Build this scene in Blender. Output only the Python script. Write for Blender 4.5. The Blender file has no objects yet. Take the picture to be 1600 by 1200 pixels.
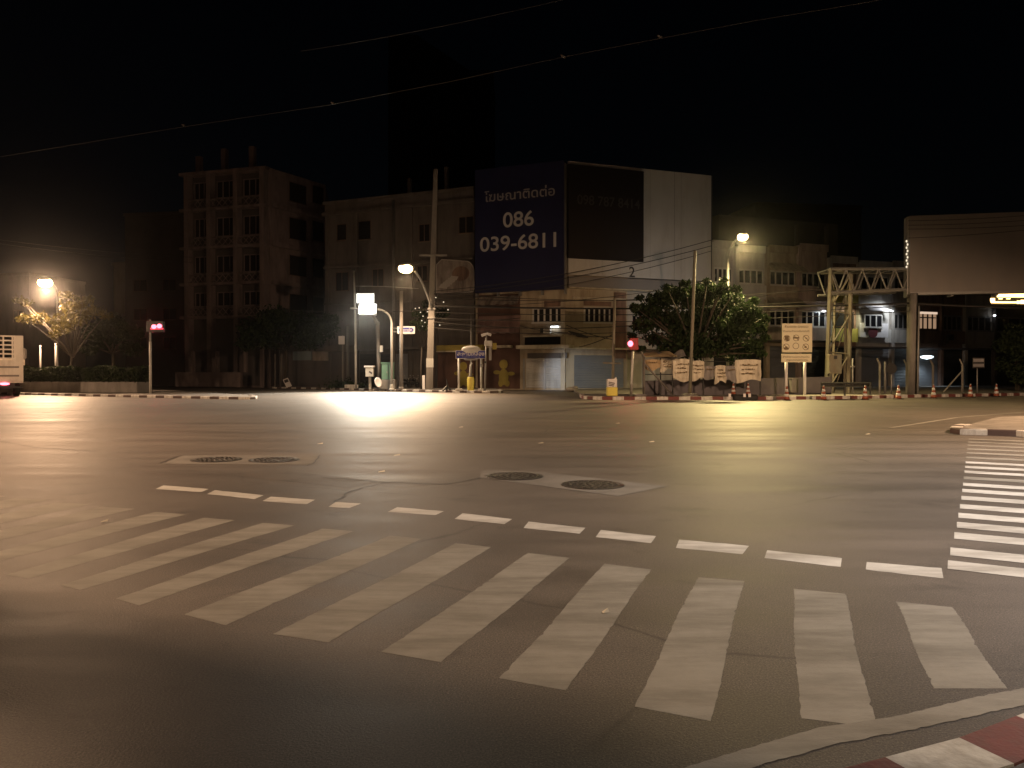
import bpy, bmesh, math, random
from mathutils import Matrix, Vector
R = math.radians
random.seed(7)
S = bpy.context.scene
COL = S.collection

# ------------------------------------------------------------------ camera
CAMH, F, HOR = 1.6, 1200.0, 583.0
PITCH = math.atan((600 - HOR) / F)
cd = bpy.data.cameras.new("camera"); cam = bpy.data.objects.new("camera", cd); COL.objects.link(cam)
cam.location = (0, 0, CAMH); cam.rotation_euler = (R(90) - PITCH, 0, 0)
cd.sensor_width = 36; cd.lens = 36 * F / 1600; cd.clip_start = 0.05; cd.clip_end = 2000
S.camera = cam

# ------------------------------------------------------------------ world, faint fill, exposure
w = bpy.data.worlds.new("World"); S.world = w; w.use_nodes = True
nt = w.node_tree; bg = nt.nodes["Background"]
sky = nt.nodes.new("ShaderNodeTexSky"); sky.sky_type = 'NISHITA'; sky.sun_disc = False
sky.sun_elevation = R(45); sky.sun_rotation = R(150)
nt.links.new(sky.outputs[0], bg.inputs[0]); bg.inputs[1].default_value = 0.0002
ml = bpy.data.lights.new("fill_sun", 'SUN'); ml.energy = 0.0015; ml.angle = R(0.5); ml.color = (0.8, 0.88, 1)  # faint cool sun lamp, added to help the dark upper facades
mo = bpy.data.objects.new("fill_sun", ml); COL.objects.link(mo); mo.rotation_euler = (R(50), 0, R(-30))
S.view_settings.view_transform = 'Standard'; S.view_settings.look = 'None'
S.view_settings.exposure = 0; S.view_settings.gamma = 1
S.cycles.use_denoising = True
try: S.cycles.denoiser = 'OPENIMAGEDENOISE'
except Exception: pass
S.cycles.sample_clamp_indirect = 4; S.cycles.max_bounces = 6

# ------------------------------------------------------------------ picture <-> place
def ray(px, py):
    u, v = (px - 800) / F, (600 - py) / F
    c, s = math.cos(PITCH), math.sin(PITCH)
    return Vector((u, c + v * s, -s + v * c))
def at(px, py, Y):
    d = ray(px, py); return Vector((0, 0, CAMH)) + d * (Y / d.y)
def gr(px, py, z=0.0):
    d = ray(px, py); return Vector((0, 0, CAMH)) + d * ((z - CAMH) / d.z)
def interp(x, xs, ys):
    if x <= xs[0]: return ys[0] + (ys[1] - ys[0]) * (x - xs[0]) / (xs[1] - xs[0])
    for a, b, c, d in zip(xs, xs[1:], ys, ys[1:]):
        if x <= b: return c + (d - c) * (x - a) / (b - a)
    return ys[-1] + (ys[-1] - ys[-2]) * (x - xs[-1]) / (xs[-1] - xs[-2])

# ------------------------------------------------------------------ materials
def mat(name, col, rough=0.7, var=0.25, scale=3.0, metal=0.0, bump=0.0, bscale=40.0, emit=None, estr=0.0, spec=0.5, dirt=None, dscale=0.7, stretch=(1, 1, 1)):
    m = bpy.data.materials.new(name); m.use_nodes = True
    n = m.node_tree; L = n.links.new; b = n.nodes["Principled BSDF"]
    b.inputs['Roughness'].default_value = rough; b.inputs['Metallic'].default_value = metal
    b.inputs['Specular IOR Level'].default_value = spec
    tc = n.nodes.new("ShaderNodeTexCoord"); mp = n.nodes.new("ShaderNodeMapping"); L(tc.outputs['Object'], mp.inputs[0])
    mp.inputs['Scale'].default_value = stretch
    no = n.nodes.new("ShaderNodeTexNoise"); no.inputs['Scale'].default_value = scale; no.inputs['Detail'].default_value = 6
    L(mp.outputs[0], no.inputs['Vector'])
    mx = n.nodes.new("ShaderNodeMix"); mx.data_type = 'RGBA'
    mx.inputs[6].default_value = tuple(c * (1 - var) for c in col) + (1,)
    mx.inputs[7].default_value = tuple(min(1, c * (1 + var)) for c in col) + (1,)
    L(no.outputs['Fac'], mx.inputs[0]); out = mx.outputs[2]
    if dirt:
        n2 = n.nodes.new("ShaderNodeTexNoise"); n2.inputs['Scale'].default_value = dscale; n2.inputs['Detail'].default_value = 8
        n2.inputs['Roughness'].default_value = 0.65
        mp2 = n.nodes.new("ShaderNodeMapping"); mp2.inputs['Scale'].default_value = (1.6, 1.6, 0.35); L(tc.outputs['Object'], mp2.inputs[0]); L(mp2.outputs[0], n2.inputs['Vector'])
        rp = n.nodes.new("ShaderNodeValToRGB"); rp.color_ramp.elements[0].position = 0.45; rp.color_ramp.elements[1].position = 0.72
        L(n2.outputs['Fac'], rp.inputs[0])
        m2 = n.nodes.new("ShaderNodeMix"); m2.data_type = 'RGBA'; L(rp.outputs[0], m2.inputs[0]); L(out, m2.inputs[6]); m2.inputs[7].default_value = tuple(dirt) + (1,)
        out = m2.outputs[2]
    L(out, b.inputs['Base Color'])
    if bump:
        nb = n.nodes.new("ShaderNodeTexNoise"); nb.inputs['Scale'].default_value = bscale; nb.inputs['Detail'].default_value = 4
        L(mp.outputs[0], nb.inputs['Vector'])
        bp = n.nodes.new("ShaderNodeBump"); bp.inputs['Strength'].default_value = bump; bp.inputs['Distance'].default_value = 0.02
        L(nb.outputs['Fac'], bp.inputs['Height']); L(bp.outputs[0], b.inputs['Normal'])
    if emit:
        b.inputs['Emission Color'].default_value = tuple(emit) + (1,); b.inputs['Emission Strength'].default_value = estr
    return m

def asphalt_material(name, paint=None):
    """Old asphalt; with paint, thermoplastic paint worn through to the asphalt in patches."""
    m = bpy.data.materials.new(name); m.use_nodes = True
    n = m.node_tree; L = n.links.new; b = n.nodes["Principled BSDF"]
    tc = n.nodes.new("ShaderNodeTexCoord")
    def noise(scale, detail=6, rough=0.55, sc=(1, 1, 1), rot=0):
        mp = n.nodes.new("ShaderNodeMapping"); mp.inputs['Scale'].default_value = sc; mp.inputs['Rotation'].default_value = (0, 0, rot)
        L(tc.outputs['Object'], mp.inputs[0])
        t = n.nodes.new("ShaderNodeTexNoise"); t.inputs['Scale'].default_value = scale; t.inputs['Detail'].default_value = detail
        t.inputs['Roughness'].default_value = rough; L(mp.outputs[0], t.inputs['Vector']); return t.outputs['Fac']
    def ramp(f, p0, p1, c0=(0, 0, 0), c1=(1, 1, 1)):
        r = n.nodes.new("ShaderNodeValToRGB"); r.color_ramp.elements[0].position = p0; r.color_ramp.elements[1].position = p1
        r.color_ramp.elements[0].color = tuple(c0) + (1,); r.color_ramp.elements[1].color = tuple(c1) + (1,); L(f, r.inputs[0]); return r.outputs[0]
    def mix(f, a, c, mode='MIX'):
        x = n.nodes.new("ShaderNodeMix"); x.data_type = 'RGBA'; x.blend_type = mode
        if isinstance(f, float): x.inputs[0].default_value = f
        else: L(f, x.inputs[0])
        for s, v in ((6, a), (7, c)):
            if isinstance(v, tuple): x.inputs[s].default_value = v + (1,)
            else: L(v, x.inputs[s])
        return x.outputs[2]
    grain = noise(95, 3, 0.7)
    patches = noise(0.22, 7, 0.6)
    streak = noise(0.5, 6, 0.6, (0.35, 2.2, 1), 0.48)       # wheel tracks across the junction
    c = mix(ramp(grain, 0.38, 0.66), (0.038, 0.0325, 0.028), (0.122, 0.105, 0.091))
    c = mix(ramp(patches, 0.35, 0.7), c, mix(1.0, c, (1.6, 1.57, 1.54), 'MULTIPLY'))
    c = mix(ramp(streak, 0.42, 0.62), c, mix(1.0, c, (0.74, 0.74, 0.74), 'MULTIPLY'))
    speck = noise(115, 2, 0.8)
    c = mix(ramp(speck, 0.58, 0.7), c, mix(1.0, c, (2.5, 2.45, 2.4), 'MULTIPLY'))
    vo = n.nodes.new("ShaderNodeTexVoronoi"); vo.feature = 'DISTANCE_TO_EDGE'; vo.inputs['Scale'].default_value = 0.33
    wv = n.nodes.new("ShaderNodeMix"); wv.data_type = 'VECTOR'; wn = n.nodes.new("ShaderNodeTexNoise"); wn.inputs['Scale'].default_value = 1.4; wn.inputs['Detail'].default_value = 6
    L(tc.outputs['Object'], wn.inputs['Vector']); wv.inputs[0].default_value = 0.22; L(tc.outputs['Object'], wv.inputs[4]); L(wn.outputs['Color'], wv.inputs[5]); L(wv.outputs[1], vo.inputs['Vector'])
    crack = mix(1.0, ramp(vo.outputs['Distance'], 0.0, 0.006, (1, 1, 1), (0, 0, 0)), ramp(noise(0.3, 3), 0.5, 0.6), 'MULTIPLY')
    c = mix(crack, c, mix(1.0, c, (0.45, 0.45, 0.45), 'MULTIPLY'))
    oil = noise(1.3, 5, 0.6)
    c = mix(ramp(oil, 0.58, 0.74), c, mix(1.0, c, (0.58, 0.58, 0.58), 'MULTIPLY'))
    ro = ramp(streak, 0.3, 0.7, (0.60,) * 3, (0.47,) * 3)
    ro = mix(ramp(grain, 0.3, 0.8), ro, mix(1.0, ro, (1.25,) * 3, 'MULTIPLY'))
    if paint:
        wear = noise(2.1, 10, 0.72); wear2 = noise(26, 4, 0.75)
        tyre = ramp(noise(1.1, 7, 0.7, (0.5, 2.6, 1), 0.5), 0.42, 0.7)
        pc = mix(ramp(noise(5, 8, 0.7), 0.35, 0.7), tuple(x * 0.84 for x in paint), tuple(paint))
        pc = mix(tyre, pc, mix(1.0, pc, (0.5, 0.48, 0.45), 'MULTIPLY'))
        x = n.nodes.new("ShaderNodeMath"); x.operation = 'MULTIPLY_ADD'; L(wear2, x.inputs[0]); x.inputs[1].default_value = 0.45; L(wear, x.inputs[2])
        y = n.nodes.new("ShaderNodeMath"); y.operation = 'MULTIPLY_ADD'; L(noise(0.45, 4), y.inputs[0]); y.inputs[1].default_value = 0.5; L(x.outputs[0], y.inputs[2])
        x = y
        worn = ramp(x.outputs[0], 1.05, 1.17)
        c = mix(worn, pc, c); ro = mix(worn, (0.72,) * 3, ro)
    L(c, b.inputs['Base Color']); L(ro, b.inputs['Roughness']); b.inputs['Specular IOR Level'].default_value = 0.5
    bp = n.nodes.new("ShaderNodeBump"); bp.inputs['Strength'].default_value = 0.55; bp.inputs['Distance'].default_value = 0.006
    L(noise(70, 3, 0.7), bp.inputs['Height'])
    b2 = n.nodes.new("ShaderNodeBump"); b2.inputs['Strength'].default_value = 0.12; b2.inputs['Distance'].default_value = 0.05
    L(noise(1.0, 5, 0.6), b2.inputs['Height']); L(bp.outputs[0], b2.inputs['Normal'])
    L(b2.outputs[0], b.inputs['Normal'])
    return m

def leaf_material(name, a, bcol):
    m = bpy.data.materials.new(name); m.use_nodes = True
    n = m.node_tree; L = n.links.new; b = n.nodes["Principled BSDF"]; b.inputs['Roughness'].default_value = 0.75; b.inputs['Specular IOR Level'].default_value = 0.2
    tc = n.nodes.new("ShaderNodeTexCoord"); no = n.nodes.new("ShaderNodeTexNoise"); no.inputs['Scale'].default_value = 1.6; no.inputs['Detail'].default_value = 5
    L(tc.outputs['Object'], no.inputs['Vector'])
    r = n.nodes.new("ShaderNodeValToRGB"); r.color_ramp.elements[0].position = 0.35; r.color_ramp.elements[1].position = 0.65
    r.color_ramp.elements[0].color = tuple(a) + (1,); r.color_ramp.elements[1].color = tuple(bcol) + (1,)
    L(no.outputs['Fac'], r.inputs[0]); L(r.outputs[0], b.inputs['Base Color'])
    t = n.nodes.new("ShaderNodeBsdfTranslucent"); L(r.outputs[0], t.inputs['Color'])
    ms = n.nodes.new("ShaderNodeMixShader"); ms.inputs[0].default_value = 0.18
    L(b.outputs[0], ms.inputs[1]); L(t.outputs[0], ms.inputs[2]); L(ms.outputs[0], n.nodes["Material Output"].inputs[0])
    return m

def glow(name, col, s):
    m = bpy.data.materials.new(name); m.use_nodes = True
    n = m.node_tree; n.nodes.remove(n.nodes["Principled BSDF"]); e = n.nodes.new("ShaderNodeEmission")
    e.inputs[0].default_value = tuple(col) + (1,); e.inputs[1].default_value = s
    n.links.new(e.outputs[0], n.nodes["Material Output"].inputs[0])
    try: m.cycles.emission_sampling = 'NONE'
    except Exception: pass
    return m

M = dict(
    asphalt=asphalt_material("asphalt"), paint=asphalt_material("road_paint", (0.58, 0.57, 0.54)), paint_old=asphalt_material("old_road_paint", (0.275, 0.262, 0.23)),
    paint_faint=asphalt_material("faint_road_paint", (0.27, 0.255, 0.225)),
    paving=mat("paving", (0.20, 0.18, 0.16), 0.85, 0.3, 2.0, bump=0.4, dirt=(0.09, 0.08, 0.07)),
    slab=mat("concrete_slab", (0.155, 0.143, 0.128), 0.75, 0.25, 2.5, bump=0.4, dirt=(0.085, 0.078, 0.07)),
    kerb_white=mat("kerb_white", (0.62, 0.6, 0.56), 0.7, 0.15, 6, bump=0.3, dirt=(0.28, 0.25, 0.22), dscale=3),
    kerb_red=mat("kerb_red", (0.17, 0.05, 0.045), 0.7, 0.25, 6, bump=0.3, dirt=(0.12, 0.06, 0.05), dscale=3),
    kerb_dark=mat("kerb_dark", (0.09, 0.06, 0.055), 0.75, 0.25, 6, bump=0.3),
    iron=mat("cast_iron", (0.045, 0.04, 0.036), 0.45, 0.4, 30, metal=0.6, bump=0.8, bscale=60),
    concrete=mat("concrete", (0.22, 0.205, 0.19), 0.85, 0.2, 2, bump=0.4, dirt=(0.12, 0.11, 0.1)),
    steel=mat("galvanised_steel", (0.3, 0.295, 0.285), 0.5, 0.15, 5, metal=0.3),
    steel_white=mat("white_painted_steel", (0.55, 0.55, 0.52), 0.5, 0.1, 4, dirt=(0.4, 0.36, 0.3), dscale=2),
    steel_yellow=mat("yellowed_steel", (0.215, 0.205, 0.16), 0.55, 0.2, 3, dirt=(0.2, 0.15, 0.1), dscale=1.5),
    dark=mat("dark_metal", (0.03, 0.03, 0.03), 0.5, 0.3, 5), rubber=mat("rubber", (0.018, 0.018, 0.018), 0.75, 0.2, 10),
    wire=mat("cable_sheath", (0.025, 0.022, 0.02), 0.6, 0.1, 4),
    wire_pale=mat("pale_cable", (0.045, 0.042, 0.042), 0.5, 0.1, 4),
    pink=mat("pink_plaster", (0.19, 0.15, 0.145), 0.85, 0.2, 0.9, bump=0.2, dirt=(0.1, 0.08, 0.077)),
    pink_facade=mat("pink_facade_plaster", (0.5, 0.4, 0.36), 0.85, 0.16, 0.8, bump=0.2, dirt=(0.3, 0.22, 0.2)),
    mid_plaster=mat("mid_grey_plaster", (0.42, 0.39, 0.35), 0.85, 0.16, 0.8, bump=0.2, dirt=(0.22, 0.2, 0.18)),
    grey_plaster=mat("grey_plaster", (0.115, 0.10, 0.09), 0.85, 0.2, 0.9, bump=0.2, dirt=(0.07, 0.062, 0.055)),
    beige=mat("beige_plaster", (0.45, 0.38, 0.28), 0.85, 0.16, 0.8, bump=0.2, dirt=(0.26, 0.2, 0.14)),
    pale=mat("pale_plaster", (0.52, 0.5, 0.46), 0.85, 0.15, 0.8, bump=0.2, dirt=(0.38, 0.35, 0.32)),
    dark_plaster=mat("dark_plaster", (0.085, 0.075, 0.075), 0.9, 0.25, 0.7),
    brown=mat("brown_cladding", (0.24, 0.15, 0.11), 0.8, 0.3, 1.2, dirt=(0.07, 0.045, 0.035)),
    redwall=mat("dark_red_wall", (0.105, 0.055, 0.042), 0.8, 0.25, 1.5),
    yellow_plaster=mat("yellow_plaster", (0.5, 0.46, 0.12), 0.8, 0.15, 1.5, dirt=(0.3, 0.26, 0.08)),
    white_sheet=mat("white_metal_sheet", (0.57, 0.545, 0.52), 0.6, 0.08, 0.7, dirt=(0.47, 0.43, 0.39), dscale=0.5),
    grey_sheet=mat("grey_metal_sheet", (0.23, 0.213, 0.205), 0.6, 0.1, 0.6, dirt=(0.26, 0.23, 0.21)),
    shutter=mat("roller_shutter", (0.46, 0.45, 0.43), 0.5, 0.12, 1.0, metal=0.2, dirt=(0.3, 0.28, 0.25)),
    shutter_grey=mat("grey_shutter", (0.2, 0.21, 0.23), 0.55, 0.15, 1.0, metal=0.2),
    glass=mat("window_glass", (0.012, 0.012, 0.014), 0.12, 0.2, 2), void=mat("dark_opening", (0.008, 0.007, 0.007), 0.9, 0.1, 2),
    frame_white=mat("white_frame", (0.6, 0.58, 0.54), 0.6, 0.1, 4), frame_brown=mat("brown_frame", (0.12, 0.08, 0.06), 0.7, 0.2, 4),
    awning=mat("awning_sheet", (0.55, 0.49, 0.38), 0.7, 0.15, 2, dirt=(0.25, 0.2, 0.14)), awning_red=mat("red_brown_awning", (0.22, 0.135, 0.12), 0.8, 0.2, 2),
    navy=mat("navy_vinyl", (0.009, 0.011, 0.055), 0.6, 0.15, 0.8), black_vinyl=mat("black_vinyl", (0.012, 0.008, 0.009), 0.7, 0.2, 0.8),
    letter=mat("white_vinyl", (0.5, 0.5, 0.51), 0.6, 0.05, 2), letter_dim=mat("faded_letters", (0.05, 0.045, 0.045), 0.7, 0.1, 2),
    letter_grey=mat("greyed_letters", (0.30, 0.29, 0.30), 0.7, 0.1, 2), ink=mat("black_ink", (0.05, 0.045, 0.04), 0.7, 0.1, 2), ink_brown=mat("brown_ink", (0.17, 0.12, 0.06), 0.7, 0.1, 2),
    sign_blue=mat("sign_blue", (0.025, 0.035, 0.28), 0.5, 0.1, 3), sign_white=mat("sign_white", (0.72, 0.7, 0.7), 0.5, 0.06, 3),
    sign_cream=mat("sign_cream", (0.72, 0.66, 0.46), 0.5, 0.06, 3), red=mat("sign_red", (0.35, 0.03, 0.03), 0.5, 0.1, 3),
    darkred=mat("dark_red_disc", (0.14, 0.03, 0.035), 0.5, 0.1, 3),
    yellow=mat("yellow_plastic", (0.70, 0.60, 0.12), 0.45, 0.1, 3), mustard=mat("mustard_paint", (0.3, 0.24, 0.04), 0.6, 0.15, 3),
    orange=mat("cone_orange", (0.26, 0.07, 0.035), 0.5, 0.1, 5), reflect=mat("reflective_white", (0.55, 0.55, 0.53), 0.35, 0.05, 5),
    green_box=mat("green_cabinet", (0.12, 0.24, 0.18), 0.5, 0.1, 2), banner=mat("white_banner", (0.72, 0.66, 0.53), 0.7, 0.2, 1.5, dirt=(0.3, 0.26, 0.2), dscale=1.5),
    banner_grey=mat("grey_banner", (0.3, 0.28, 0.27), 0.7, 0.2, 1.5, dirt=(0.15, 0.14, 0.14)), banner_brown=mat("tan_banner", (0.46, 0.34, 0.2), 0.7, 0.2, 2),
    food=mat("faded_print", (0.28, 0.24, 0.21), 0.6, 0.6, 1.1, dirt=(0.09, 0.065, 0.055), dscale=0.9), food_edge=mat("print_border", (0.4, 0.36, 0.33), 0.6, 0.1, 2),
    truck_white=mat("truck_cream_paint", (0.68, 0.62, 0.54), 0.45, 0.08, 2, dirt=(0.45, 0.39, 0.32), dscale=1), truck_band=mat("truck_grey_band", (0.2, 0.17, 0.15), 0.5, 0.1, 2),
    bark=mat("bark", (0.055, 0.044, 0.033), 0.9, 0.35, 6, bump=0.6, bscale=12),
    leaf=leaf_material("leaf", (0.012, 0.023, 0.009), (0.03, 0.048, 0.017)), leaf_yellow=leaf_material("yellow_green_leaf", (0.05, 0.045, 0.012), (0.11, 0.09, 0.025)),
    leaf_dark=leaf_material("dark_leaf", (0.014, 0.024, 0.012), (0.035, 0.05, 0.02)),
    glow_warm=glow("sodium_bowl", (1, 0.66, 0.30), 14), glow_cool=glow("led_face", (1, 0.98, 0.88), 16), glow_yellow=glow("sodium_bowl_small", (1, 0.74, 0.36), 12),
    glow_white=glow("white_tube", (0.95, 0.97, 1), 6), glow_red=glow("red_lens", (1, 0.06, 0.09), 2), glow_pink=glow("red_lens_core", (1, 0.16, 0.22), 4.5),
    glow_sign=glow("lit_sign", (1, 0.97, 0.88), 2.5), glow_neon=glow("lit_letters", (1, 0.62, 0.22), 6), glow_tail=glow("tail_lamp", (1, 0.16, 0.22), 5),
    glow_room=glow("lit_room", (1, 0.62, 0.38), 0.32), glow_room_top=glow("lit_transom", (1, 0.74, 0.55), 0.75), glow_dot=glow("fairy_light", (1, 0.85, 0.6), 1.1), glow_sheet=glow("lamp_disc", (0.8, 0.95, 1), 3.0),
)

# ------------------------------------------------------------------ mesh building
ORG = {}
class MB:
    def __init__(self, T=None): self.v = []; self.f = []; self.m = []; self.T = T or Matrix.Identity(4); self.cur = 0
    def add(self, vs, fs):
        o = len(self.v); self.v += [self.T @ Vector(p) for p in vs]
        for f in fs: self.f.append([i + o for i in f]); self.m.append(self.cur)
        return self
    def box(self, x0, x1, y0, y1, z0, z1):
        return self.add([(x0, y0, z0), (x1, y0, z0), (x1, y1, z0), (x0, y1, z0), (x0, y0, z1), (x1, y0, z1), (x1, y1, z1), (x0, y1, z1)],
                        [(0, 3, 2, 1), (4, 5, 6, 7), (0, 1, 5, 4), (1, 2, 6, 5), (2, 3, 7, 6), (3, 0, 4, 7)])
    def quad(self, *p): return self.add(p, [tuple(range(len(p)))])
    def tube(self, pts, r, n=8, cap=True):
        pts = [Vector(p) for p in pts]; k = len(pts)
        rs = r if isinstance(r, (list, tuple)) else [r] * k
        vs = []; fs = []; ref = None
        for i, p in enumerate(pts):
            d = (pts[min(i + 1, k - 1)] - pts[max(i - 1, 0)]).normalized()
            if ref is None: ref = Vector((0, 0, 1)) if abs(d.z) < 0.9 else Vector((1, 0, 0))
            a = (ref - d * ref.dot(d)).normalized(); b = d.cross(a); ref = a
            for j in range(n):
                t = 2 * math.pi * j / n; vs.append(p + (a * math.cos(t) + b * math.sin(t)) * rs[i])
        for i in range(k - 1):
            for j in range(n):
                fs.append((i * n + j, i * n + (j + 1) % n, (i + 1) * n + (j + 1) % n, (i + 1) * n + j))
        if cap: fs.append(tuple(range(n - 1, -1, -1))); fs.append(tuple((k - 1) * n + j for j in range(n)))
        return self.add(vs, fs)
    def lathe(self, c, prof, n=20):
        c = Vector(c); vs = []; fs = []
        for (r, z) in prof:
            for j in range(n):
                t = 2 * math.pi * j / n; vs.append(c + Vector((r * math.cos(t), r * math.sin(t), z)))
        for i in range(len(prof) - 1):
            for j in range(n): fs.append((i * n + j, i * n + (j + 1) % n, (i + 1) * n + (j + 1) % n, (i + 1) * n + j))
        fs.append(tuple(range(n - 1, -1, -1))); fs.append(tuple((len(prof) - 1) * n + j for j in range(n)))
        return self.add(vs, fs)
    def ell(self, c, rx, ry, rz, n=14, k=8):
        vs = []; fs = []
        for i in range(k + 1):
            a = -math.pi / 2 + math.pi * i / k
            for j in range(n):
                t = 2 * math.pi * j / n
                vs.append((c[0] + rx * math.cos(a) * math.cos(t), c[1] + ry * math.cos(a) * math.sin(t), c[2] + rz * math.sin(a)))
        for i in range(k):
            for j in range(n): fs.append((i * n + j, i * n + (j + 1) % n, (i + 1) * n + (j + 1) % n, (i + 1) * n + j))
        return self.add(vs, fs)
    def prism(self, poly, y0, y1):      # polygon in local x,z, thickness along y
        n = len(poly)
        vs = [(x, y0, z) for x, z in poly] + [(x, y1, z) for x, z in poly]
        fs = [tuple(range(n)), tuple(range(2 * n - 1, n - 1, -1))] + [(i + n, (i + 1) % n + n, (i + 1) % n, i) for i in range(n)]
        return self.add(vs, fs)
    def slab(self, poly, z0, z1):       # polygon in x,y
        n = len(poly)
        a = sum(poly[i][0] * poly[(i + 1) % n][1] - poly[(i + 1) % n][0] * poly[i][1] for i in range(n))
        if a < 0: poly = poly[::-1]
        vs = [(p[0], p[1], z0) for p in poly] + [(p[0], p[1], z1) for p in poly]
        fs = [tuple(range(n - 1, -1, -1)), tuple(range(n, 2 * n))] + [(i, (i + 1) % n, (i + 1) % n + n, i + n) for i in range(n)]
        return self.add(vs, fs)
    def build(self, name, mats, parent=None, bevel=0, smooth=False):
        mats = mats if isinstance(mats, (list, tuple)) else [mats]
        me = bpy.data.meshes.new(name)
        o = bpy.data.objects.new(name, me); COL.objects.link(o)
        org = Vector((0, 0, 0))
        if parent is not None:
            o.parent = parent; org = ORG[parent]
        elif self.v:
            xs = [p.x for p in self.v]; ys = [p.y for p in self.v]; zs = [p.z for p in self.v]
            org = Vector(((min(xs) + max(xs)) / 2, (min(ys) + max(ys)) / 2, min(zs))); o.location = org
        ORG[o] = org
        me.from_pydata([tuple(p - org) for p in self.v], [], self.f)
        for m in mats: me.materials.append(m)
        if len(mats) > 1: me.polygons.foreach_set("material_index", self.m)
        if smooth: me.polygons.foreach_set("use_smooth", [True] * len(me.polygons))
        me.update()
        if bevel:
            bm = bmesh.new(); bm.from_mesh(me)
            bmesh.ops.remove_doubles(bm, verts=bm.verts, dist=1e-5)
            bmesh.ops.bevel(bm, geom=[e for e in bm.edges if len(e.link_faces) == 2 and e.calc_face_angle(0) > 0.6], offset=bevel, segments=1, affect='EDGES')
            bm.to_mesh(me); bm.free()
        return o

def thing(name, label, cat, loc, group=None):
    o = bpy.data.objects.new(name, None); COL.objects.link(o); o.location = loc; o.empty_display_size = 0.3
    ORG[o] = Vector(loc); return tag(o, label, cat, group)
def tag(o, label=None, cat=None, group=None, kind=None):
    if label: o['label'] = label
    if cat: o['category'] = cat
    if group: o['group'] = group
    if kind: o['kind'] = kind
    return o
def structure(o): o['kind'] = 'structure'; return o
def copy_tree(o, parent=None):
    c = o.copy(); COL.objects.link(c); ORG[c] = ORG.get(o, Vector((0, 0, 0)))
    if parent: c.parent = parent
    for ch in list(o.children): copy_tree(ch, c)
    return c

def text_mesh(body, T, width, height, m, name, parent, thick=0.01, shear=0):
    """Lettering fitted into width x height; T maps (x right, y back, z up), origin at the lower left."""
    cu = bpy.data.curves.new("t", 'FONT'); cu.body = body; cu.size = 1; cu.offset = 0.012
    to = bpy.data.objects.new("t", cu); COL.objects.link(to)
    bpy.context.view_layer.update()
    me = to.evaluated_get(bpy.context.evaluated_depsgraph_get()).to_mesh()
    vs = [v.co.copy() for v in me.vertices]; fs = [tuple(p.vertices) for p in me.polygons]
    to.to_mesh_clear(); bpy.data.objects.remove(to)
    if not vs: return None
    x0, x1 = min(v.x for v in vs), max(v.x for v in vs); y0, y1 = min(v.y for v in vs), max(v.y for v in vs)
    sx, sy = width / (x1 - x0), height / (y1 - y0)
    mb = MB(T); mb.add([((v.x - x0) * sx, 0, (v.y - y0) * sy) for v in vs], [f for f in fs])
    return mb.build(name, m, parent)

# ------------------------------------------------------------------ lamps
def spot(name, loc, aim, power, col, cone=150, blend=0.6, rad=0.2):
    l = bpy.data.lights.new(name, 'SPOT'); l.energy = power; l.color = col; l.spot_size = R(cone); l.spot_blend = blend; l.shadow_soft_size = rad
    o = bpy.data.objects.new(name, l); COL.objects.link(o)
    d = (Vector(aim) - Vector(loc)).normalized()
    o.rotation_euler = d.to_track_quat('-Z', 'Y').to_euler(); o.location = loc
    return o
SOD = (1.0, 0.62, 0.36); SODW = (1.0, 0.66, 0.38); LED = (1.0, 0.92, 0.76); YEL = (1.0, 0.76, 0.32); CWH = (1.0, 0.77, 0.50); WHT = (1.0, 0.87, 0.78)

def lamp_head(root, tip, back, glowmat, sc=1.0):
    """Cobra-head lantern: shell above, glowing bowl below."""
    tip = Vector(tip); d = Vector(back) - tip; d.z = 0; a = math.atan2(d.y, d.x)
    T = Matrix.Translation(tip) @ Matrix.Rotation(a, 4, 'Z')
    s = MB(T); s.ell((0.05 * sc, 0, 0.09 * sc), 0.52 * sc, 0.24 * sc, 0.15 * sc); h = s.build("lamp_shell", M['steel'], root, smooth=True)
    b = MB(T); b.ell((-0.06 * sc, 0, -0.06 * sc), 0.40 * sc, 0.32 * sc, 0.24 * sc); g = b.build("glowing_bowl", glowmat, root, smooth=True)
    return g

def arc(p0, p1, p2, n=8):
    p0, p1, p2 = Vector(p0), Vector(p1), Vector(p2)
    return [p0 * (1 - t) ** 2 + p1 * 2 * t * (1 - t) + p2 * t * t for t in [i / n for i in range(n + 1)]]

def street_lamp(base, height, head, label, power, col, glowmat, sc=1.0, cone=150, blend=0.7, aim=None, polemat='steel', r=0.09, group=None, rad=0.25, rise=1.2):
    base = Vector(base); head = Vector(head)
    t = thing("street_lamp", label, "street lamp", base, group)
    top = base + Vector((0, 0, height)); d = head - top
    MB().tube([base, top], [r, r * 0.65], 10).build("pole", M[polemat], t, smooth=True)
    MB().tube(arc(top, top + Vector((d.x * 0.25, d.y * 0.25, max(d.z, 0) * 0.9 + rise * 0.2)), head + d.normalized() * -0.1), r * 0.5, 8).build("arm", M[polemat], t, smooth=True)
    MB().lathe(base, [(r * 2.2, 0), (r * 2.2, 0.05), (r * 1.5, 0.1), (r * 1.4, 0.35), (r * 1.05, 0.4)], 12).build("base_plate", M[polemat], t)
    lamp_head(t, head, top, glowmat, sc)
    if power:
        p = head + Vector((0, 0, -0.45 * sc)); spot("lamp_light", p, aim if aim else p + Vector((0, 0, -5)), power, col, cone, blend, rad)
    return t

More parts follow.
